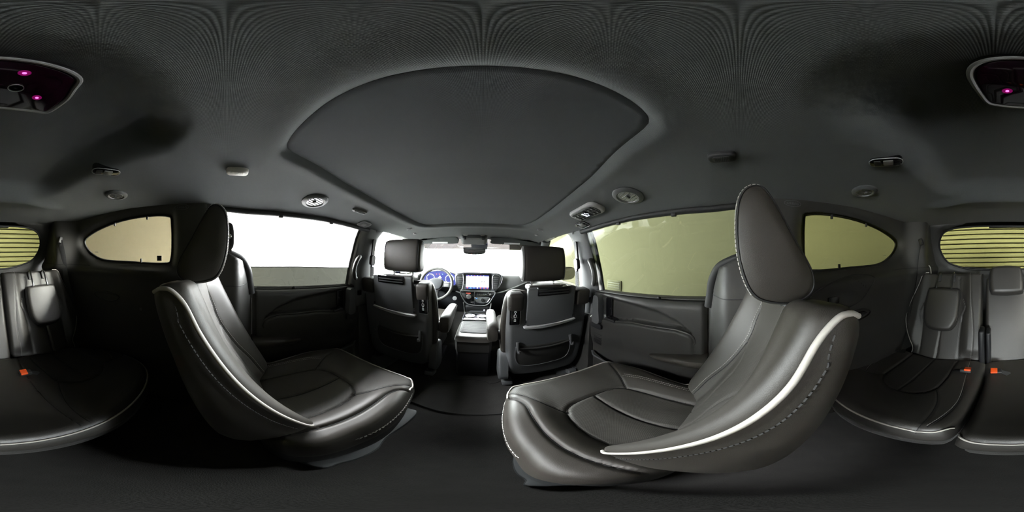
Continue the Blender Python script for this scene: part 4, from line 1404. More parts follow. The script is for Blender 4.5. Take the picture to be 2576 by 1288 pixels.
pdr = rear_cushion(rs, 0.142, 0.66, 1, RO, [(U3(c), 0.005, 0.007), ([(c, -0.28), (c, 0.09)], 0.005, 0.006), (dg1, 0.004, 0.005), (dg2, 0.004, 0.005), (bl1, 0.003, 0.003), (bl2, 0.003, 0.003)], [c],
                   [(0.024, 0.235), (0.055, 0.270), (0.14, 0.284), (0.30, 0.291), (0.43, 0.270), (0.52, 0.205), (0.556, 0.08), (0.550, -0.08), (0.535, -0.20)])
pdr.stitches(bl1 + np.array([0.004, 0]), rs, r=0.0008)
pdr.stitches(bl2 + np.array([0.004, 0]), rs, r=0.0008)
bucklet(rs, 0.205, -0.70, 0.352, 0)
tube('release_loop', cr([(0.575, -1.155, 0.80), (0.572, -1.15, 0.86), (0.560, -1.145, 0.885), (0.548, -1.15, 0.86), (0.545, -1.155, 0.80)], 5), 0.004, 'piping', rs, n=6)
rbox('hinge_cover', (0.145, -0.86, 0.42), (0.030, 0.09, 0.24), 0.012, 'dark_plastic', rs)
tube('base_latch', cr([(0.43, -0.335, 0.13), (0.45, -0.325, 0.125), (0.47, -0.335, 0.13)], 4), 0.006, 'chrome', rs, n=6)

bs = thing('bench_seat', (-0.27, -0.6, 0.0), 'wide third row leather bench with upright centre head restraint and left seat', 'car seat')
rear_back(bs, 0.145, 0.635, -1, True, True)
# centre back
def centre_back():
    r_ = rear_back(bs, -0.135, 0.128, 1, False, True)
    return r_
centre_back()
BO = cr([(-0.112, -0.27), (-0.120, -0.10), (-0.140, 0.15), (-0.148, 0.262), (-0.115, 0.300), (0.10, 0.318), (0.28, 0.318), (0.43, 0.292), (0.545, 0.235), (0.610, 0.14), (0.628, 0.02), (0.600, -0.10), (0.52, -0.22), (0.46, -0.27), (0.2, -0.28)], 8, True)
c = 0.36
dg1 = cr([(c - 0.115, 0.02), (c - 0.16, 0.12), (c - 0.19, 0.22), (c - 0.20, 0.31)], 5)
dg2 = cr([(c + 0.115, 0.02), (c + 0.16, 0.05), (c + 0.20, 0.06), (c + 0.27, 0.07)], 5)
bl1 = cr([(0.165, -0.27), (0.15, -0.1), (0.14, 0.1), (0.135, 0.31)], 6)
bl2 = cr([(c + 0.165, -0.22), (c + 0.205, -0.10), (c + 0.205, 0.0), (c + 0.17, 0.05)], 6)
pdb = rear_cushion(bs, 0.0, 0.66, -1, BO, [(U3(c), 0.005, 0.007), ([(c, -0.28), (c, 0.09)], 0.005, 0.006), (dg1, 0.004, 0.005), (dg2, 0.004, 0.005), (bl1, 0.004, 0.006), (bl2, 0.003, 0.003)], [c],
                   [(-0.150, 0.255), (-0.115, 0.299), (0.10, 0.317), (0.28, 0.317), (0.43, 0.291), (0.545, 0.234), (0.609, 0.14), (0.627, 0.02), (0.600, -0.10), (0.53, -0.21)])
pdb.stitches(bl2 + np.array([0.004, 0]), bs, r=0.0008)
bucklet(bs, 0.075, -0.70, 0.350, 180)
bucklet(bs, -0.145, -0.645, 0.352, 180)
tube('release_loop', cr([(-0.535, -1.155, 0.80), (-0.535, -1.15, 0.815), (-0.55, -1.145, 0.82), (-0.565, -1.15, 0.815), (-0.565, -1.155, 0.80)], 5), 0.006, 'dark_plastic', bs, n=6)
rbox('hinge_cover', (0.110, -0.86, 0.42), (0.024, 0.09, 0.22), 0.010, 'dark_plastic', bs)
tube('base_latch', cr([(-0.30, -0.31, 0.13), (-0.32, -0.30, 0.125), (-0.34, -0.31, 0.13)], 4), 0.006, 'chrome', bs, n=6)

# ------------------------------------------------------------------ dashboard
dash = thing('dashboard', (0, 2.1, 0), 'wide grey dashboard with lit centre screen under the windscreen', 'dashboard')
rings = []
for x in np.linspace(-0.85, 0.85, 53):
    a = abs(x)
    ctr = math.exp(-(x / 0.34) ** 2)
    drv = math.exp(-((x + 0.44) / 0.20) ** 2)
    zt = 0.705 + 0.030 * ctr + 0.035 * drv
    yf = 1.965 - 0.03 * ctr - 0.03 * drv + 0.10 * sstep(0.5, 0.8, a)
    prof = cr([(2.52, 0.60), (2.50, 0.675), (2.42, 0.695), (2.25, 0.700), (yf + 0.10, zt), (yf + 0.03, zt - 0.010), (yf, zt - 0.05), (yf - 0.004, zt - 0.12), (yf + 0.02, zt - 0.20), (yf + 0.06, zt - 0.235), (2.10, 0.44)], 4)
    rings.append([(x, float(p[0]), float(p[1])) for p in prof] + [(x, 2.52, 0.44)])
loft('dash_top', rings, 'dash_soft', dash, angle=50)
rings = []
for x in np.linspace(-0.78, 0.78, 33):
    prof = [(2.02 - 0.03 * math.exp(-(x / 0.3) ** 2), 0.485), (2.0, 0.44), (2.02, 0.34), (2.10, 0.22), (2.2, 0.08), (2.45, 0.02), (2.45, 0.485)]
    rings.append([(x, a, b) for a, b in prof])
loft('dash_lower', rings, 'dash_dark', dash)
# band of trim across the dash below the screen
tube('trim_band', cr([(-0.24, 1.912, 0.515), (-0.15, 1.898, 0.500), (0.0, 1.892, 0.495), (0.15, 1.895, 0.500), (0.30, 1.905, 0.522), (0.48, 1.93, 0.58), (0.62, 1.97, 0.625)], 8), 0.014, 'dash_soft', dash, n=10, flat=0.6)
MS = frame((0.012, 1.912, 0.637), (1, 0, 0), (0, 0.20, 1))   # screen plane, Z rearwards
if MS[1][2] > 0:
    MS = MS @ Matrix.Scale(-1, 4, (0, 0, 1))
bezel_o = cr([(-0.255, 0.080), (-0.262, 0.03), (-0.235, -0.055), (-0.19, -0.105), (-0.10, -0.118), (0.10, -0.118), (0.20, -0.105), (0.255, -0.055), (0.292, 0.03), (0.285, 0.078), (0.24, 0.105), (0.10, 0.112), (-0.10, 0.112), (-0.21, 0.104)], 6, True)
pod = plate('screen_surround', bezel_o, -0.06, 0.010, MS, 'dash_dark', dash, 0.010, 3)
tube('surround_rim', [MS @ Vector((a, b, 0.006)) for a, b in bezel_o], 0.004, 'satin_silver', pod, closed=True, n=6)
plate('screen_glass', rrect(0.330, 0.205, 0.012), 0.0, 0.014, MS, 'gloss_black', dash, 0.002)
scr = plate('touch_screen', rrect(0.268, 0.158, 0.006, cx=0.003, cy=0.004), 0.010, 0.0155, MS, 'screen_lit', dash)
plate('status_bar', rrect(0.268, 0.014, 0.002, cx=0.003, cy=0.077), 0.0150, 0.0162, MS, 'screen_blue', scr)
plate('menu_bar', rrect(0.268, 0.018, 0.002, cx=0.003, cy=-0.068), 0.0150, 0.0162, MS, 'screen_blue', scr)
for i, m in enumerate(('icon_red', 'icon_blue', 'icon_blue', 'icon_white', 'icon_red', 'icon_red', 'icon_red')):
    plate('menu_icon', rrect(0.014, 0.012, 0.003, cx=-0.112 + 0.0385 * i, cy=-0.067), 0.0160, 0.0170, MS, m, scr)
for i in range(6):
    plate('status_icon', rrect(0.010, 0.007, 0.002, cx=-0.105 + 0.036 * i, cy=0.077), 0.0160, 0.0170, MS, 'icon_white' if i % 2 else 'icon_red', scr)
plate('menu_highlight', rrect(0.036, 0.004, 0.001, cx=-0.074, cy=-0.075), 0.0160, 0.0168, MS, 'icon_blue', scr)
for i, x in enumerate((0.055, 0.083)):
    plate('screen_word', rrect(0.010, 0.014, 0.001, cx=x, cy=0.008), 0.0150, 0.0158, MS, 'lamp_lens_dim', scr)
for g in (-1, 1):
    cx = -0.207 if g < 0 else 0.222
    vo = cr([(cx + g * 0.038, 0.078), (cx + g * 0.046, 0.02), (cx + g * 0.020, -0.062), (cx - g * 0.036, -0.080), (cx - g * 0.038, 0.080)], 6, True)
    av = plate('air_vent', vo, 0.0, 0.012, MS, 'dark_plastic', dash, 0.002)
    tube('vent_rim', [MS @ Vector((a, b, 0.012)) for a, b in vo], 0.0032, 'satin_silver', av, closed=True, n=6)
    for k in range(6):
        yy = 0.055 - 0.024 * k
        w = 0.066 - 0.005 * k
        v, f = rbox_geo((w, 0.005, 0.012), 0.0018, 2, MS @ Matrix.Translation((cx - g * (0.002 + 0.0035 * k * 0.5), yy, 0.014)))
        mk('vent_slat', v, f, 'dash_soft' if k != 2 else 'shell_plastic', av)
# instrument cluster
MC = frame((-0.44, 1.93, 0.665), (1, 0, 0.0), (0, 0.25, 1))
if MC[1][2] > 0:
    MC = MC @ Matrix.Scale(-1, 4, (0, 0, 1))
co = cr([(-0.19, -0.075), (-0.205, 0.0), (-0.17, 0.06), (-0.06, 0.088), (0.06, 0.088), (0.17, 0.06), (0.205, 0.0), (0.19, -0.075), (0.0, -0.09)], 6, True)
cl = plate('instrument_hood', co * 1.10, -0.06, 0.010, MC, 'dash_dark', dash, 0.012, 3)
plate('instrument_display', co * 0.97, 0.004, 0.013, MC, 'screen_blue', dash)
for cxx in (-0.12, 0.12):
    lathe('gauge_ring', [(0.052, 0.012), (0.052, 0.016), (0.048, 0.016), (0.048, 0.012)], MC @ Matrix.Translation((cxx, 0, 0)), 'icon_white', cl, 32)
    for k in range(12):
        a = R(220 - k * 23)
        v, f = rbox_geo((0.010, 0.0022, 0.002), 0.0004, 1, MC @ Matrix.Translation((cxx + 0.041 * math.cos(a), 0.041 * math.sin(a), 0.0145)) @ Matrix.Rotation(a, 4, 'Z'))
        mk('gauge_mark', v, f, 'icon_white', cl)
plate('gauge_centre', cr([(-0.02, -0.035), (-0.012, 0.0), (-0.024, 0.008), (-0.012, 0.018), (0, 0.034), (0.012, 0.018), (0.024, 0.008), (0.012, 0.0), (0.02, -0.035)], 4, True), 0.012, 0.0150, MC, 'icon_white', cl)
for x, m in ((-0.045, 'icon_red'), (-0.01, 'icon_red'), (0.03, 'icon_blue')):
    plate('warning_icon', rrect(0.012, 0.010, 0.003, cx=x, cy=0.050), 0.012, 0.0148, MC, m, cl)
# climate and shifter panel below the screen
MP = frame((0.02, 1.868, 0.452), (1, 0, 0), (0, 0.12, 1))
if MP[1][2] > 0:
    MP = MP @ Matrix.Scale(-1, 4, (0, 0, 1))
po = cr([(-0.195, 0.082), (-0.165, -0.005), (-0.120, -0.062), (-0.06, -0.080), (0.06, -0.084), (0.12, -0.066), (0.165, -0.005), (0.200, 0.075), (0.10, 0.086), (-0.10, 0.086)], 7, True)
cp = plate('climate_panel', po, -0.12, 0.012, MP, 'gloss_black', dash, 0.006)
tube('panel_rim', [MP @ Vector((a, b, 0.008)) for a, b in po], 0.0075, 'dash_soft', cp, closed=True, n=8)
lathe('shift_dial', [(0.030, 0.008), (0.030, 0.026), (0.026, 0.032), (0.002, 0.033)], MP @ Matrix.Translation((-0.098, 0.020, 0)), 'satin_silver', dash, 32)
plate('shift_letters', rrect(0.052, 0.008, 0.002, cx=-0.105, cy=0.060), 0.010, 0.0135, MP, 'icon_red', cp)
v, f = rbox_geo((0.034, 0.016, 0.014), 0.004, 2, MP @ Matrix.Translation((-0.058, -0.045, 0.014)))
mk('parking_switch', v, f, 'satin_silver', dash)
plate('divider', [(-0.040, 0.08), (-0.034, 0.08), (-0.030, -0.078), (-0.036, -0.078)], 0.011, 0.014, MP, 'dash_dark', cp)
up_o = cr([(-0.030, 0.074), (-0.012, 0.040), (0.03, 0.034), (0.085, 0.040), (0.125, 0.072), (0.05, 0.078)], 5, True)
tube('control_outline', [MP @ Vector((a, b, 0.013)) for a, b in up_o], 0.0018, 'satin_silver', cp, closed=True, n=5)
lo_o = cr([(-0.028, 0.010), (-0.020, -0.032), (0.02, -0.052), (0.10, -0.050), (0.128, -0.020), (0.140, 0.012), (0.06, 0.018)], 5, True)
lc = plate('control_plate', lo_o, 0.010, 0.0145, MP, 'shell_plastic', dash, 0.001)
tube('control_outline', [MP @ Vector((a, b, 0.014)) for a, b in lo_o], 0.0018, 'satin_silver', lc, closed=True, n=5)
lathe('volume_knob', [(0.019, 0.010), (0.018, 0.030), (0.014, 0.034), (0.001, 0.034)], MP @ Matrix.Translation((0.054, -0.015, 0)), 'dark_plastic', dash, 28)
lathe('tuning_knob', [(0.013, 0.010), (0.012, 0.026), (0.001, 0.027)], MP @ Matrix.Translation((0.142, 0.052, 0)), 'satin_silver', dash, 28)
for i in range(5):
    v, f = rbox_geo((0.020, 0.008, 0.006), 0.002, 2, MP @ Matrix.Translation((0.0 + 0.024 * i, 0.052, 0.013)))
    mk('climate_button', v, f, 'satin_silver' if i == 2 else 'shell_plastic', dash)
for x, y in ((-0.010, 0.0), (0.0, -0.025), (0.105, -0.028), (0.115, 0.0)):
    v, f = rbox_geo((0.018, 0.010, 0.006), 0.002, 2, MP @ Matrix.Translation((x, y, 0.015)))
    mk('climate_button', v, f, 'icon_blue' if y == 0.0 and x < 0 else 'satin_silver', dash)
# start button
lathe('start_button', [(0.024, -0.02), (0.024, 0.006), (0.020, 0.010), (0.018, 0.006), (0.001, 0.007)], frame((-0.235, 1.83, 0.455), (1, 0, 0), (0, 0.15, 1)) @ Matrix.Scale(-1, 4, (0, 0, 1)), 'satin_silver', dash, 28)
# steering column shroud
rbox('column_shroud', None, (0.11, 0.26, 0.11), 0.03, 'dash_dark', dash, M=Matrix.Translation((-0.43, 1.86, 0.60)) @ Matrix.Rotation(R(-22), 4, 'X'))
# knee walls and lower tray
for g in (-1, 1):
    pts = cr([(0.02 + g * 0.158, 1.865, 0.40), (0.02 + g * 0.150, 1.87, 0.34), (0.02 + g * 0.135, 1.83, 0.26), (0.02 + g * 0.125, 1.72, 0.20)], 6)
    tube('console_blade', pts, 0.016, 'dash_soft', dash, n=10, flat=0.6)
rbox('lower_bin', (0.02, 1.93, 0.30), (0.28, 0.14, 0.13), 0.02, 'dash_dark', dash)
rbox('bin_lid', (0.02, 1.852, 0.325), (0.24, 0.012, 0.055), 0.005, 'dark_plastic', dash)
rbox('power_socket', (0.10, 1.846, 0.315), (0.034, 0.008, 0.034), 0.004, 'gloss_black', dash)
lathe('socket_ring', [(0.010, -0.001), (0.010, 0.004), (0.006, 0.004), (0.006, -0.001)], frame((0.10, 1.842, 0.315), (1, 0, 0), (0, 0, 1)), 'icon_white', dash, 16)

# steering wheel
sw = thing('steering_wheel', (-0.43, 1.75, 0.64), 'grey leather steering wheel in front of the driver', 'steering wheel')
n_ = Vector((0, -0.93, 0.37)).normalized()
MW = frame((-0.425, 1.70, 0.637), (1, 0, 0), Vector((0, 0.37, 0.93)))
if MW[1][2] > 0:
    MW = MW @ Matrix.Scale(-1, 4, (0, 0, 1))
tube('rim', [MW @ Vector((0.178 * math.cos(a), 0.175 * math.sin(a), 0)) for a in np.linspace(0, 2 * math.pi, 72, endpoint=False)], 0.0165, 'wheel_leather', sw, n=14, closed=True)
hub = plate('airbag_cover', cr([(-0.065, 0.045), (-0.072, 0.0), (-0.05, -0.05), (0, -0.065), (0.05, -0.05), (0.072, 0.0), (0.065, 0.045), (0, 0.058)], 6, True), -0.045, 0.012, MW, 'dash_dark', sw, 0.014, 3)
tube('hub_rim', [MW @ Vector((a, b, -0.002)) for a, b in cr([(-0.070, 0.045), (-0.077, 0.0), (-0.053, -0.054), (0, -0.069), (0.053, -0.054), (0.077, 0.0), (0.070, 0.045), (0, 0.062)], 6, True)], 0.003, 'satin_silver', hub, closed=True, n=6)
for g in (-1, 1):
    sp = plate('spoke', cr([(g * 0.06, 0.034), (g * 0.12, 0.030), (g * 0.170, 0.020), (g * 0.172, -0.030), (g * 0.12, -0.030), (g * 0.06, -0.024)], 4, True), -0.022, -0.002, MW, 'dash_dark', sw, 0.005)
    for k in range(3):
        v, f = rbox_geo((0.052, 0.012, 0.008), 0.003, 2, MW @ Matrix.Translation((g * 0.118, 0.018 - 0.018 * k, 0.000)))
        mk('wheel_button', v, f, 'icon_grey', sp)
plate('spoke', cr([(-0.030, -0.05), (-0.034, -0.12), (-0.05, -0.17), (0.05, -0.17), (0.034, -0.12), (0.030, -0.05)], 4, True), -0.022, -0.004, MW, 'satin_silver', sw, 0.004)
tube('column_stalk', cr([(-0.40, 1.76, 0.60), (-0.30, 1.755, 0.615), (-0.245, 1.75, 0.61)], 5), [0.009] * 10 + [0.013], 'dark_plastic', sw, n=10)

# centre console
cc = thing('centre_console', (0.02, 1.25, 0), 'black centre console box with padded lid between the front seats', 'console')
rings = []
for z, w, y0 in ((0.0, 0.105, 1.045), (0.02, 0.110, 1.035), (0.20, 0.112, 1.020), (0.26, 0.113, 1.018)):
    rings.append([(0.022 + w * a, y0 if b < 0 else 1.62, z) if abs(a) < 0.99 else (0.022 + w * a, (y0 + 0.03) if b < 0 else 1.6, z) for a, b in ((-1, -1), (-0.85, -1), (0.85, -1), (1, -1), (1, 1), (0.85, 1), (-0.85, 1), (-1, 1))])
loft('console_body', rings, 'dark_plastic', cc, angle=30)
rings = []
for z, w, y0 in ((0.262, 0.110, 1.020), (0.268, 0.116, 1.010), (0.34, 0.118, 1.004), (0.365, 0.118, 1.004)):
    rings.append([(0.022 + w * a, y0 if b < 0 else 1.50, z) if abs(a) < 0.99 else (0.022 + w * a, (y0 + 0.03) if b < 0 else 1.49, z) for a, b in ((-1, -1), (-0.85, -1), (0.85, -1), (1, -1), (1, 1), (0.85, 1), (-0.85, 1), (-1, 1))])
loft('console_upper', rings, 'trim_plastic', cc, angle=30)
lid_o = [(a, b) for a, b in rrect(0.236, 0.30, 0.035)]
ML = frame((0.022, 1.145, 0.366), (1, 0, 0), (0, 1, 0.03))
ld = Pad(lid_o, ML, lambda x, y: 0.038 + 0 * x, 0.028, 0.0, [], na=120, nr=24)
lid = ld.build(['leather'], cc, None, ('console_lid',))[0]
plate('lid_mat', [(a, b) for a, b in rrect(0.180, 0.20, 0.02, cy=0.025)], 0.036, 0.0405, ML, 'rubber', cc, 0.001)
tube('lid_mat_rim', [ML @ Vector((a, b, 0.0395)) for a, b in rrect(0.182, 0.202, 0.021, cy=0.025)], 0.0022, 'shell_plastic', lid, closed=True, n=6)
for k in range(12):
    tube('lid_mat_rib', [ML @ Vector((-0.082, -0.06 + 0.0155 * k, 0.0405)), ML @ Vector((0.082, -0.06 + 0.0155 * k, 0.0405))], 0.0014, 'dark_plastic', lid, n=4)
rbox('lid_latch', (0.022, 1.005, 0.36), (0.06, 0.012, 0.018), 0.004, 'dark_plastic', cc)
cup = rbox('cup_tray', (0.022, 1.42, 0.375), (0.215, 0.20, 0.05), 0.012, 'gloss_black', cc)
for x in (-0.028, 0.072):
    lathe('cup_holder', [(0.043, 0.0), (0.043, 0.006), (0.038, 0.006), (0.037, 0.001), (0.001, 0.001)], Matrix.Translation((x, 1.42, 0.400)), 'satin_silver', cc, 32)
tube('tray_rim', [(0.022 + a, 1.42 + b, 0.400) for a, b in rrect(0.214, 0.20, 0.02)], 0.004, 'satin_silver', cc, closed=True, n=6)
rbox('console_neck', (0.022, 1.66, 0.25), (0.20, 0.34, 0.14), 0.03, 'dash_dark', cc)

# ------------------------------------------------------------------ roof front: overhead console, visors, mirror
oc = thing('overhead_console', (0, 1.47, 1.13), 'oval overhead console with two reading lamps above the mirror', 'console')
MO = frame((-0.010, 1.49, 1.125), (1, 0, 0), (0, 0.72, 0.69))
if MO[1][2] > 0:
    MO = MO @ Matrix.Scale(-1, 4, (0, 0, 1))
oo = cr([(-0.122, 0.010), (-0.105, -0.045), (-0.06, -0.052), (0, -0.050), (0.06, -0.052), (0.105, -0.045), (0.122, 0.010), (0.09, 0.055), (0, 0.072), (-0.09, 0.055)], 6, True)
plate('console_shell', oo, -0.05, 0.022, MO, 'dash_soft', oc, 0.016, 3)
for g in (-1, 1):
    plate('reading_lamp', cr([(g * 0.058, 0.022), (g * 0.100, 0.008), (g * 0.090, -0.012), (g * 0.060, -0.010)], 4, True), 0.018, 0.026, MO, 'lamp_lens', oc, 0.002)
    lathe('microphone', [(0.016, 0.010), (0.016, 0.028), (0.011, 0.032), (0.001, 0.030)], MO @ Matrix.Translation((g * 0.082, -0.040, 0)), 'dark_plastic', oc, 24)
plate('button_strip', rrect(0.098, 0.030, 0.006, cy=0.008), 0.018, 0.025, MO, 'dash_dark', oc, 0.002)
for k in range(4):
    plate('roof_button', rrect(0.016, 0.012, 0.003, cx=-0.034 + 0.0225 * k, cy=0.008), 0.024, 0.027, MO, 'shell_plastic', oc, 0.001)
plate('glasses_bin', cr([(-0.07, -0.020), (-0.055, -0.046), (0.055, -0.046), (0.07, -0.020)], 4, True), 0.018, 0.025, MO, 'dash_soft', oc, 0.002)

mi = thing('rear_view_mirror', (-0.015, 1.72, 1.0), 'interior rear view mirror hanging on the windscreen', 'mirror')
MM = frame((-0.016, 1.70, 1.003), (1, 0.05, 0), (0, 0.05, 1))
if MM[1][2] > 0:
    MM = MM @ Matrix.Scale(-1, 4, (0, 0, 1))
mo = cr([(-0.118, 0.020), (-0.112, -0.022), (-0.07, -0.035), (0, -0.039), (0.07, -0.035), (0.112, -0.022), (0.118, 0.020), (0.105, 0.034), (0, 0.036), (-0.105, 0.034)], 6, True)
plate('mirror_housing', mo, -0.035, 0.004, MM, 'dash_dark', mi, 0.008, 3)
plate('mirror_glass', mo * 0.93, 0.0, 0.0055, MM, 'mirror_glass', mi)
for k in range(3):
    v, f = rbox_geo((0.012, 0.003, 0.002), 0.0006, 1, MM @ Matrix.Translation((-0.03 + 0.03 * k, -0.0335, 0.0052)))
    mk('mirror_lamp', v, f, 'icon_red' if k == 0 else 'icon_grey', mi)
tube('mirror_stem', cr([(0.0, 1.735, 1.02), (-0.002, 1.72, 1.06), (-0.005, 1.66, 1.085)], 4), 0.016, 'dark_plastic', mi, n=10)
rbox('sensor_cover', None, (0.17, 0.12, 0.055), 0.018, 'dash_dark', mi, M=Matrix.Translation((0.035, 1.70, 1.062)) @ Matrix.Rotation(R(-28), 4, 'X'))

for s in (-1, 1):
    v_ = thing('sun_visor', (s * 0.42, 1.55, 1.1), 'folded grey sun visor on the %s side above the windscreen' % ('left' if s < 0 else 'right'), 'sun visor', 'sun visors')
    xc = -0.42 if s < 0 else 0.405
    MV = frame((xc, 1.545, 1.098), (1, 0, 0), (0, 0.45, -0.89))
    if MV[1][2] > 0:
        MV = MV @ Matrix.Scale(-1, 4, (0, 0, 1))
    plate('visor_board', cr([(-0.24, -0.035), (-0.255, 0.0), (-0.24, 0.030), (0.0, 0.034), (0.22, 0.034), (0.258, 0.012), (0.250, -0.025), (0.2, -0.038), (0, -0.040)], 6, True), -0.012, 0.012, MV, 'headliner', v_, 0.008, 3)
    plate('visor_label', rrect(0.155, 0.016, 0.002, cx=-s * 0.075 if s < 0 else -0.055, cy=0.020), 0.011, 0.0135, MV, 'white_mark', v_)
    plate('visor_clip', rrect(0.05, 0.012, 0.005, cx=0.10, cy=-0.018), 0.010, 0.016, MV, 'shell_plastic', v_, 0.002)

# ------------------------------------------------------------------ things on the headliner
def vent(x, y, label, r=0.060, rot=20):
    M = nroof(x, y)
    t = thing('air_vent', (x, y, 1.19), label, 'air vent', 'round roof air vents')
    lathe('vent_ring', [(r, -0.004), (r, 0.004), (r - 0.004, 0.008), (r * 0.72, 0.011), (r * 0.66, 0.009), (r * 0.60, 0.003), (r * 0.60, -0.004)], M, 'shell_plastic', t, 48)
    lathe('vent_barrel', [(r * 0.60, -0.002), (r * 0.60, 0.001), (0.001, 0.001)], M, 'rubber', t, 40)
    lathe('bright_ring', [(r * 0.615, 0.007), (r * 0.63, 0.0095), (r * 0.645, 0.0088), (r * 0.63, 0.006)], M, 'satin_dark', t, 48)
    Rz = Matrix.Rotation(R(rot), 4, 'Z')
    for k in range(-2, 3):
        w = 2 * math.sqrt(max(0.0, (r * 0.56) ** 2 - (k * r * 0.22) ** 2))
        v, f = rbox_geo((w, 0.003, 0.010), 0.001, 2, M @ Rz @ Matrix.Translation((0, k * r * 0.22, 0.004)) @ Matrix.Rotation(R(30), 4, 'X'))
        mk('vent_slat', v, f, 'dark_plastic', t)
    v, f = rbox_geo((0.010, 0.016, 0.008), 0.002, 2, M @ Rz @ Matrix.Translation((0.004, 0, 0.010)))
    mk('vent_tab', v, f, 'shell_plastic', t)
    return t


vent(-0.553, 0.372, 'pale round roof air vent above the bright left window', rot=70)
vent(0.542, 0.384, 'round roof air vent beside the climate display on the right', rot=110)
vent(-0.488, -0.445, 'dim round roof air vent above the left quarter window', 0.050, rot=40)
vent(0.508, -0.432, 'dim round roof air vent above the right quarter window', 0.050, rot=120)

for s in (-1, 1):
    x, y = (-0.417, 0.032) if s < 0 else (0.435, 0.038)
    M = nroof(x, y)
    t = thing('dome_lamp', (x, y, 1.22), 'small %s courtesy lamp on the headliner above the %s captain chair' % (('pale', 'left') if s < 0 else ('dark', 'right')), 'lamp', 'courtesy lamps')
    body = rrect(0.034, 0.066, 0.013)
    plate('lamp_housing', body, -0.004, 0.014, M, 'lamp_lens' if s < 0 else 'dark_plastic', t, 0.006, 3)  # left lamp coloured as lit by the window, right one as shaded
    ln = plate('lamp_lens', rrect(0.020, 0.042, 0.006), 0.010, 0.0155, M, 'lamp_lens' if s < 0 else 'trim_plastic', t, 0.001)
    for k in range(9):
        v, f = rbox_geo((0.016, 0.0014, 0.0016), 0.0003, 1, M @ Matrix.Translation((0, -0.016 + 0.004 * k, 0.016)))
        mk('lens_rib', v, f, 'lamp_lens' if s < 0 else 'dark_plastic', ln)
    # reading lamps behind
    x, y = (-0.305, -0.337) if s < 0 else (0.325, -0.330)
    M = nroof(x, y)
    M = M @ Matrix.Rotation(R(-35 * s), 4, 'Z')
    t = thing('reading_lamp', (x, y, 1.23), 'oblong black reading lamp with square lens, %s rear headliner' % ('left' if s < 0 else 'right'), 'lamp', 'rear reading lamps')
    plate('lamp_bezel', rrect(0.086, 0.040, 0.018), -0.030, 0.008, M, 'gloss_black', t, 0.004)
    tube('bezel_rim', [M @ Vector((a, b, 0.006)) for a, b in rrect(0.087, 0.041, 0.0185)], 0.0014, 'icon_grey', t, closed=True, n=5)
    plate('lamp_lens', rrect(0.026, 0.024, 0.003, cx=-0.006), 0.004, 0.0105, M, 'lamp_lens_dim', t, 0.001)
    plate('lamp_switch', rrect(0.018, 0.024, 0.004, cx=0.022), 0.004, 0.0100, M, 'dark_plastic', t, 0.001)
    # coat hook and front dome lamps
    x, y = (-0.655, 0.80) if s < 0 else (0.645, 0.81)
    M = nroof(x * 0.985, y) @ Matrix.Rotation(R(8 * s), 4, 'Z') @ Matrix.Scale(1.2, 4)
    t = thing('pillar_lamp', (x, y, 1.13), 'small black lamp on the roof edge above the %s centre pillar' % ('left' if s < 0 else 'right'), 'lamp', 'roof edge lamps')
    plate('lamp_bezel', rrect(0.052, 0.085, 0.018), -0.012, 0.007, M, 'gloss_black' if s > 0 else 'shell_plastic', t, 0.004)
    plate('lamp_lens', rrect(0.026, 0.034, 0.004, cy=0.006), 0.004, 0.0095, M, 'lamp_lens_dim', t, 0.001)
    tube('bezel_rim', [M @ Vector((a, b, 0.006)) for a, b in rrect(0.053, 0.086, 0.0185)], 0.0014, 'icon_grey', t, closed=True, n=5)
    # hooks beside the front visors
    x, y = s * 0.498, 1.17
    M = nroof(x, y)
    t = thing('sensor_cap', (x, y, 1.16), 'small pale sensor cap on the headliner above the %s front seat' % ('left' if s < 0 else 'right'), 'sensor', 'roof sensor caps')
    plate('cap_body', rrect(0.046, 0.020, 0.008), -0.006, 0.007, M, 'icon_grey', t, 0.003)
    plate('cap_slot', rrect(0.030, 0.008, 0.003), 0.005, 0.0082, M, 'dark_plastic', t)
    M = nroof(s * 0.520, 1.325)
    t = lathe('screw_cap', [(0.014, -0.006), (0.014, 0.004), (0.010, 0.007), (0.001, 0.006)], M, 'icon_grey', None, 20)
    tag(t, 'round screw cap on the headliner near the %s sun visor' % ('left' if s < 0 else 'right'), 'cap', 'headliner screw caps')

# coat hook on the left, climate control on the right
M = nroof(-0.534, 0.639)
M = M @ Matrix.Rotation(R(0), 4, 'Z')
ch = thing('coat_hook', (-0.534, 0.639, 1.19), 'slim grey coat hook on the headliner left of the sunroof', 'hook')
plate('hook_plate', rrect(0.026, 0.105, 0.013), -0.004, 0.010, M, 'shell_plastic', ch, 0.005, 3)
plate('hook_blade', rrect(0.012, 0.075, 0.006), 0.006, 0.016, M, 'icon_grey', ch, 0.004)

M = nroof(0.545, 0.648) @ Matrix.Rotation(R(3), 4, 'Z') @ Matrix.Scale(1.32, 4)
cpn = thing('climate_control', (0.548, 0.648, 1.19), 'grey roof climate control panel with a small lit display', 'control panel')
plate('panel_frame', rrect(0.074, 0.165, 0.026), -0.020, 0.012, M, 'icon_grey', cpn, 0.007, 3)
plate('panel_face', rrect(0.054, 0.135, 0.018), 0.008, 0.0145, M, 'shell_plastic', cpn, 0.001)
ds = plate('panel_display', rrect(0.046, 0.044, 0.002, cy=0.0), 0.012, 0.0160, M, 'gloss_black', cpn)
for a, b, w, h_ in ((-0.004, -0.008, 0.016, 0.008), (0.008, -0.006, 0.012, 0.010), (-0.006, 0.006, 0.010, 0.005), (0.012, 0.004, 0.006, 0.007), (0.0, 0.013, 0.010, 0.004)):
    plate('display_symbol', rrect(w, h_, 0.001, cx=a, cy=b), 0.0158, 0.0168, M, 'icon_white', ds)
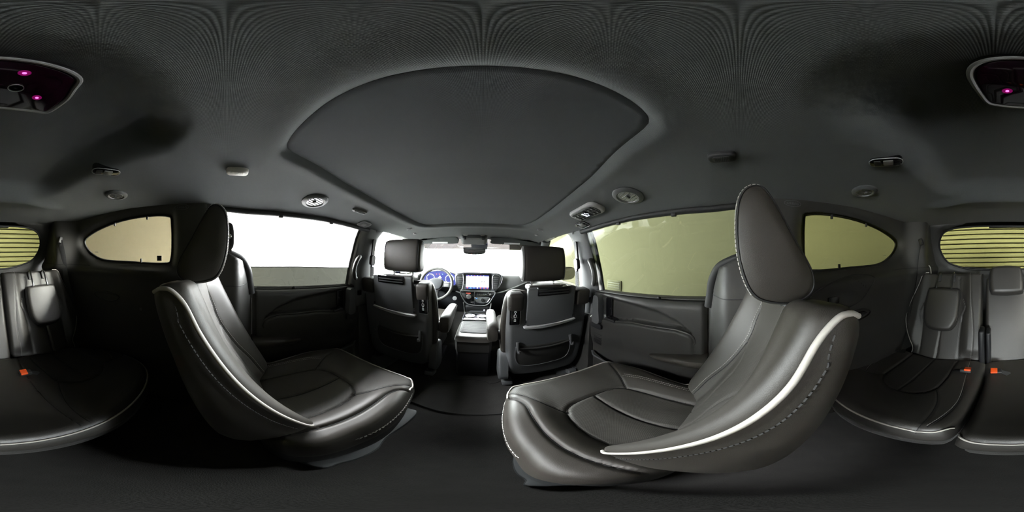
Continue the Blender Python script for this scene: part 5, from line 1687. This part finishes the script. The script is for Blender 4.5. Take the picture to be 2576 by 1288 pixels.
for k, (a, b) in enumerate(((-0.013, 0.036), (0.013, 0.036), (-0.013, 0.054), (0.013, 0.054), (-0.013, -0.036), (0.013, -0.036), (-0.013, -0.054), (0.013, -0.054))):
    bt = plate('panel_button', rrect(0.023, 0.015, 0.003, cx=a, cy=b), 0.0135, 0.0165, M, 'dark_plastic', cpn, 0.001)
    plate('button_symbol', rrect(0.007, 0.004, 0.001, cx=a, cy=b), 0.0160, 0.0170, M, 'white_mark' if b < 0 else 'icon_grey', bt)

# overhead cabin camera with three glowing infrared lamps
fc = thing('cabin_camera', (0.023, -0.165, 1.235), 'glossy black overhead camera pod with chrome rim and magenta lamps', 'camera')
x0, y0 = 0.023, -0.165
zr = float(roof_z(np.array([x0]), np.array([y0]))[0])
MFc = Matrix(((1, 0, 0, x0), (0, 1, 0, y0), (0, 0, -1, 1.250), (0, 0, 0, 1)))
fo = cr([(-0.062, 0.020), (-0.048, 0.046), (0.0, 0.056), (0.045, 0.052), (0.062, 0.020), (0.052, -0.038), (0.035, -0.052), (0.0, -0.055), (-0.048, -0.052), (-0.066, -0.046), (-0.070, -0.010)], 7, True)
plate('pod_housing', fo * 1.02, -0.04, 0.010, MFc, 'dark_plastic', fc, 0.003)
plate('pod_lens', fo * 0.96, 0.004, 0.0125, MFc, 'lens_black', fc, 0.002)
tube('pod_rim', [MFc @ Vector((a, b, 0.010)) for a, b in fo * 1.03], 0.0034, 'lamp_lens_dim', fc, closed=True, n=8)
for i, (a, b) in enumerate(((-0.003, 0.034), (-0.036, -0.016), (0.028, -0.014))):
    hl = lathe('lamp_glow', [(0.0060, 0.0115), (0.0060, 0.0130), (0.001, 0.0130)], MFc @ Matrix.Translation((a, b, 0)), 'led_halo', fc, 24)
    lathe('lamp_core', [(0.0021, 0.012), (0.0021, 0.0140), (0.0008, 0.0146)], MFc @ Matrix.Translation((a, b, 0)), 'led_magenta', hl, 16)
lathe('camera_lens', [(0.0085, 0.010), (0.0085, 0.0150), (0.0065, 0.0155), (0.0060, 0.0135), (0.0035, 0.0140), (0.001, 0.0150)], MFc @ Matrix.Translation((-0.005, 0.0, 0)), 'gloss_black', fc, 28)
lathe('lens_ring', [(0.0088, 0.0145), (0.0088, 0.0158), (0.0080, 0.0158), (0.0080, 0.0145)], MFc @ Matrix.Translation((-0.005, 0.0, 0)), 'icon_grey', fc, 28)

# ------------------------------------------------------------------ outside the car
for s in (-1, 1):
    t = thing('door_mirror', (s * 0.95, 1.75, 0.75), 'black %s door mirror seen through the front side window' % ('left' if s < 0 else 'right'), 'mirror', 'door mirrors')
    Mm = frame((s * 1.00, 1.62, 0.765), (1, 0.25 * s, 0), (0, 0, 1))
    if Mm[1][2] > 0:
        Mm = Mm @ Matrix.Scale(-1, 4, (0, 0, 1))
    ol = cr([(-0.115 * s, -0.06), (-0.12 * s, 0.01), (-0.08 * s, 0.06), (0.05 * s, 0.075), (0.12 * s, 0.05), (0.125 * s, -0.03), (0.08 * s, -0.07), (-0.05 * s, -0.075)], 6, True)
    plate('mirror_shell', ol, -0.10, 0.012, Mm, 'gloss_black', t, 0.020, 3)
    plate('mirror_glass', ol * 0.88, 0.008, 0.0135, Mm, 'mirror_glass', t)
    tube('mirror_arm', [(s * 0.93, 1.66, 0.72), (s * 0.80, 1.72, 0.71)], 0.025, 'gloss_black', t, n=10)

g = mk('floor_garage', [(-60, -60, -0.45), (60, -60, -0.45), (60, 80, -0.45), (-60, 80, -0.45)], [(0, 1, 2, 3)], 'concrete')
tag(g, 'pale concrete ground around the car', kind='structure')
v, f = rbox_geo((0.2, 18.0, 4.2), 0.0, 1, Matrix.Translation((2.45, 4.8, 1.65)))
wa = mk('wall_garage_side', v, f, 'wall_paint', smooth=False)
tag(wa, 'plain olive wall standing right of the car', kind='structure')
v, f = rbox_geo((4.8, 0.2, 4.2), 0.0, 1, Matrix.Translation((0.2, -4.3, 1.65)))
wb = mk('wall_garage_back', v, f, 'wall_paint', smooth=False)
tag(wb, 'olive wall behind the roller door', kind='structure')
v, f = rbox_geo((5.6, 10.0, 0.2), 0.0, 1, Matrix.Translation((-0.2, 0.6, 3.6)))
wc = mk('ceiling_added_shade', v, f, 'wall_paint', smooth=False)  # out of view, added so light comes from left and front only
tag(wc, 'unseen flat roof added to keep overhead light off the car', kind='structure')
v, f = rbox_geo((1.8, 9.0, 0.2), 0.0, 1, Matrix.Translation((1.7, 10.1, 3.6)))
we = mk('ceiling_added_slab', v, f, 'wall_paint', smooth=False)  # invented slab, out of view, keeps skylight off the wall
tag(we, 'unseen narrow slab added to shade the far olive wall', kind='structure')
v, f = rbox_geo((0.2, 4.6, 4.2), 0.0, 1, Matrix.Translation((-2.3, -2.4, 1.65)))
wl = mk('wall_garage_left', v, f, 'wall_beige', smooth=False)
tag(wl, 'beige wall behind the left quarter window', kind='structure')
v, f = rbox_geo((0.2, 6.0, 4.2), 0.0, 1, Matrix.Translation((-4.1, 2.8, 1.65)))
ww = mk('wall_added_white', v, f, 'wall_white', smooth=False)  # put in to weaken the daylight arriving from the left
tag(ww, 'added white wall toning down daylight outside the left sliding window', kind='structure')
lv = thing('wall_vent', (2.34, 2.16, 0.42), 'small louvred vent set in the olive wall', 'vent')
rbox('vent_frame', (2.340, 2.165, 0.425), (0.03, 0.36, 0.20), 0.006, 'wall_paint', lv)
rbox('vent_recess', (2.330, 2.165, 0.425), (0.02, 0.32, 0.17), 0.004, 'rubber', lv)
for k in range(4):
    rbox('vent_louvre', None, (0.012, 0.30, 0.034), 0.003, 'wall_paint', lv, M=Matrix.Translation((2.322, 2.165, 0.36 + 0.043 * k)) @ Matrix.Rotation(R(-30), 4, 'Y'))
rd = thing('roller_door', (0.1, -4.0, -0.45), 'ribbed roller door seen through the tailgate window', 'door')
sl0 = None
for k in range(26):
    if sl0 is None:
        prof = [(-0.0, -0.050), (0.016, -0.042), (0.024, 0.0), (0.016, 0.040), (0.0, 0.048), (-0.02, 0.048), (-0.02, -0.050)]
        rings = [[(x, -4.10 + a, b) for a, b in prof] for x in (-2.1, 2.2)]
        sl0 = loft('door_slat', rings, 'door_slat', rd, angle=30)
        sl0.location.z = -0.35
        cur = sl0
    else:
        cur = sl0.copy()
        COL.objects.link(cur)
        cur.location.z = -0.35 + 0.12 * k
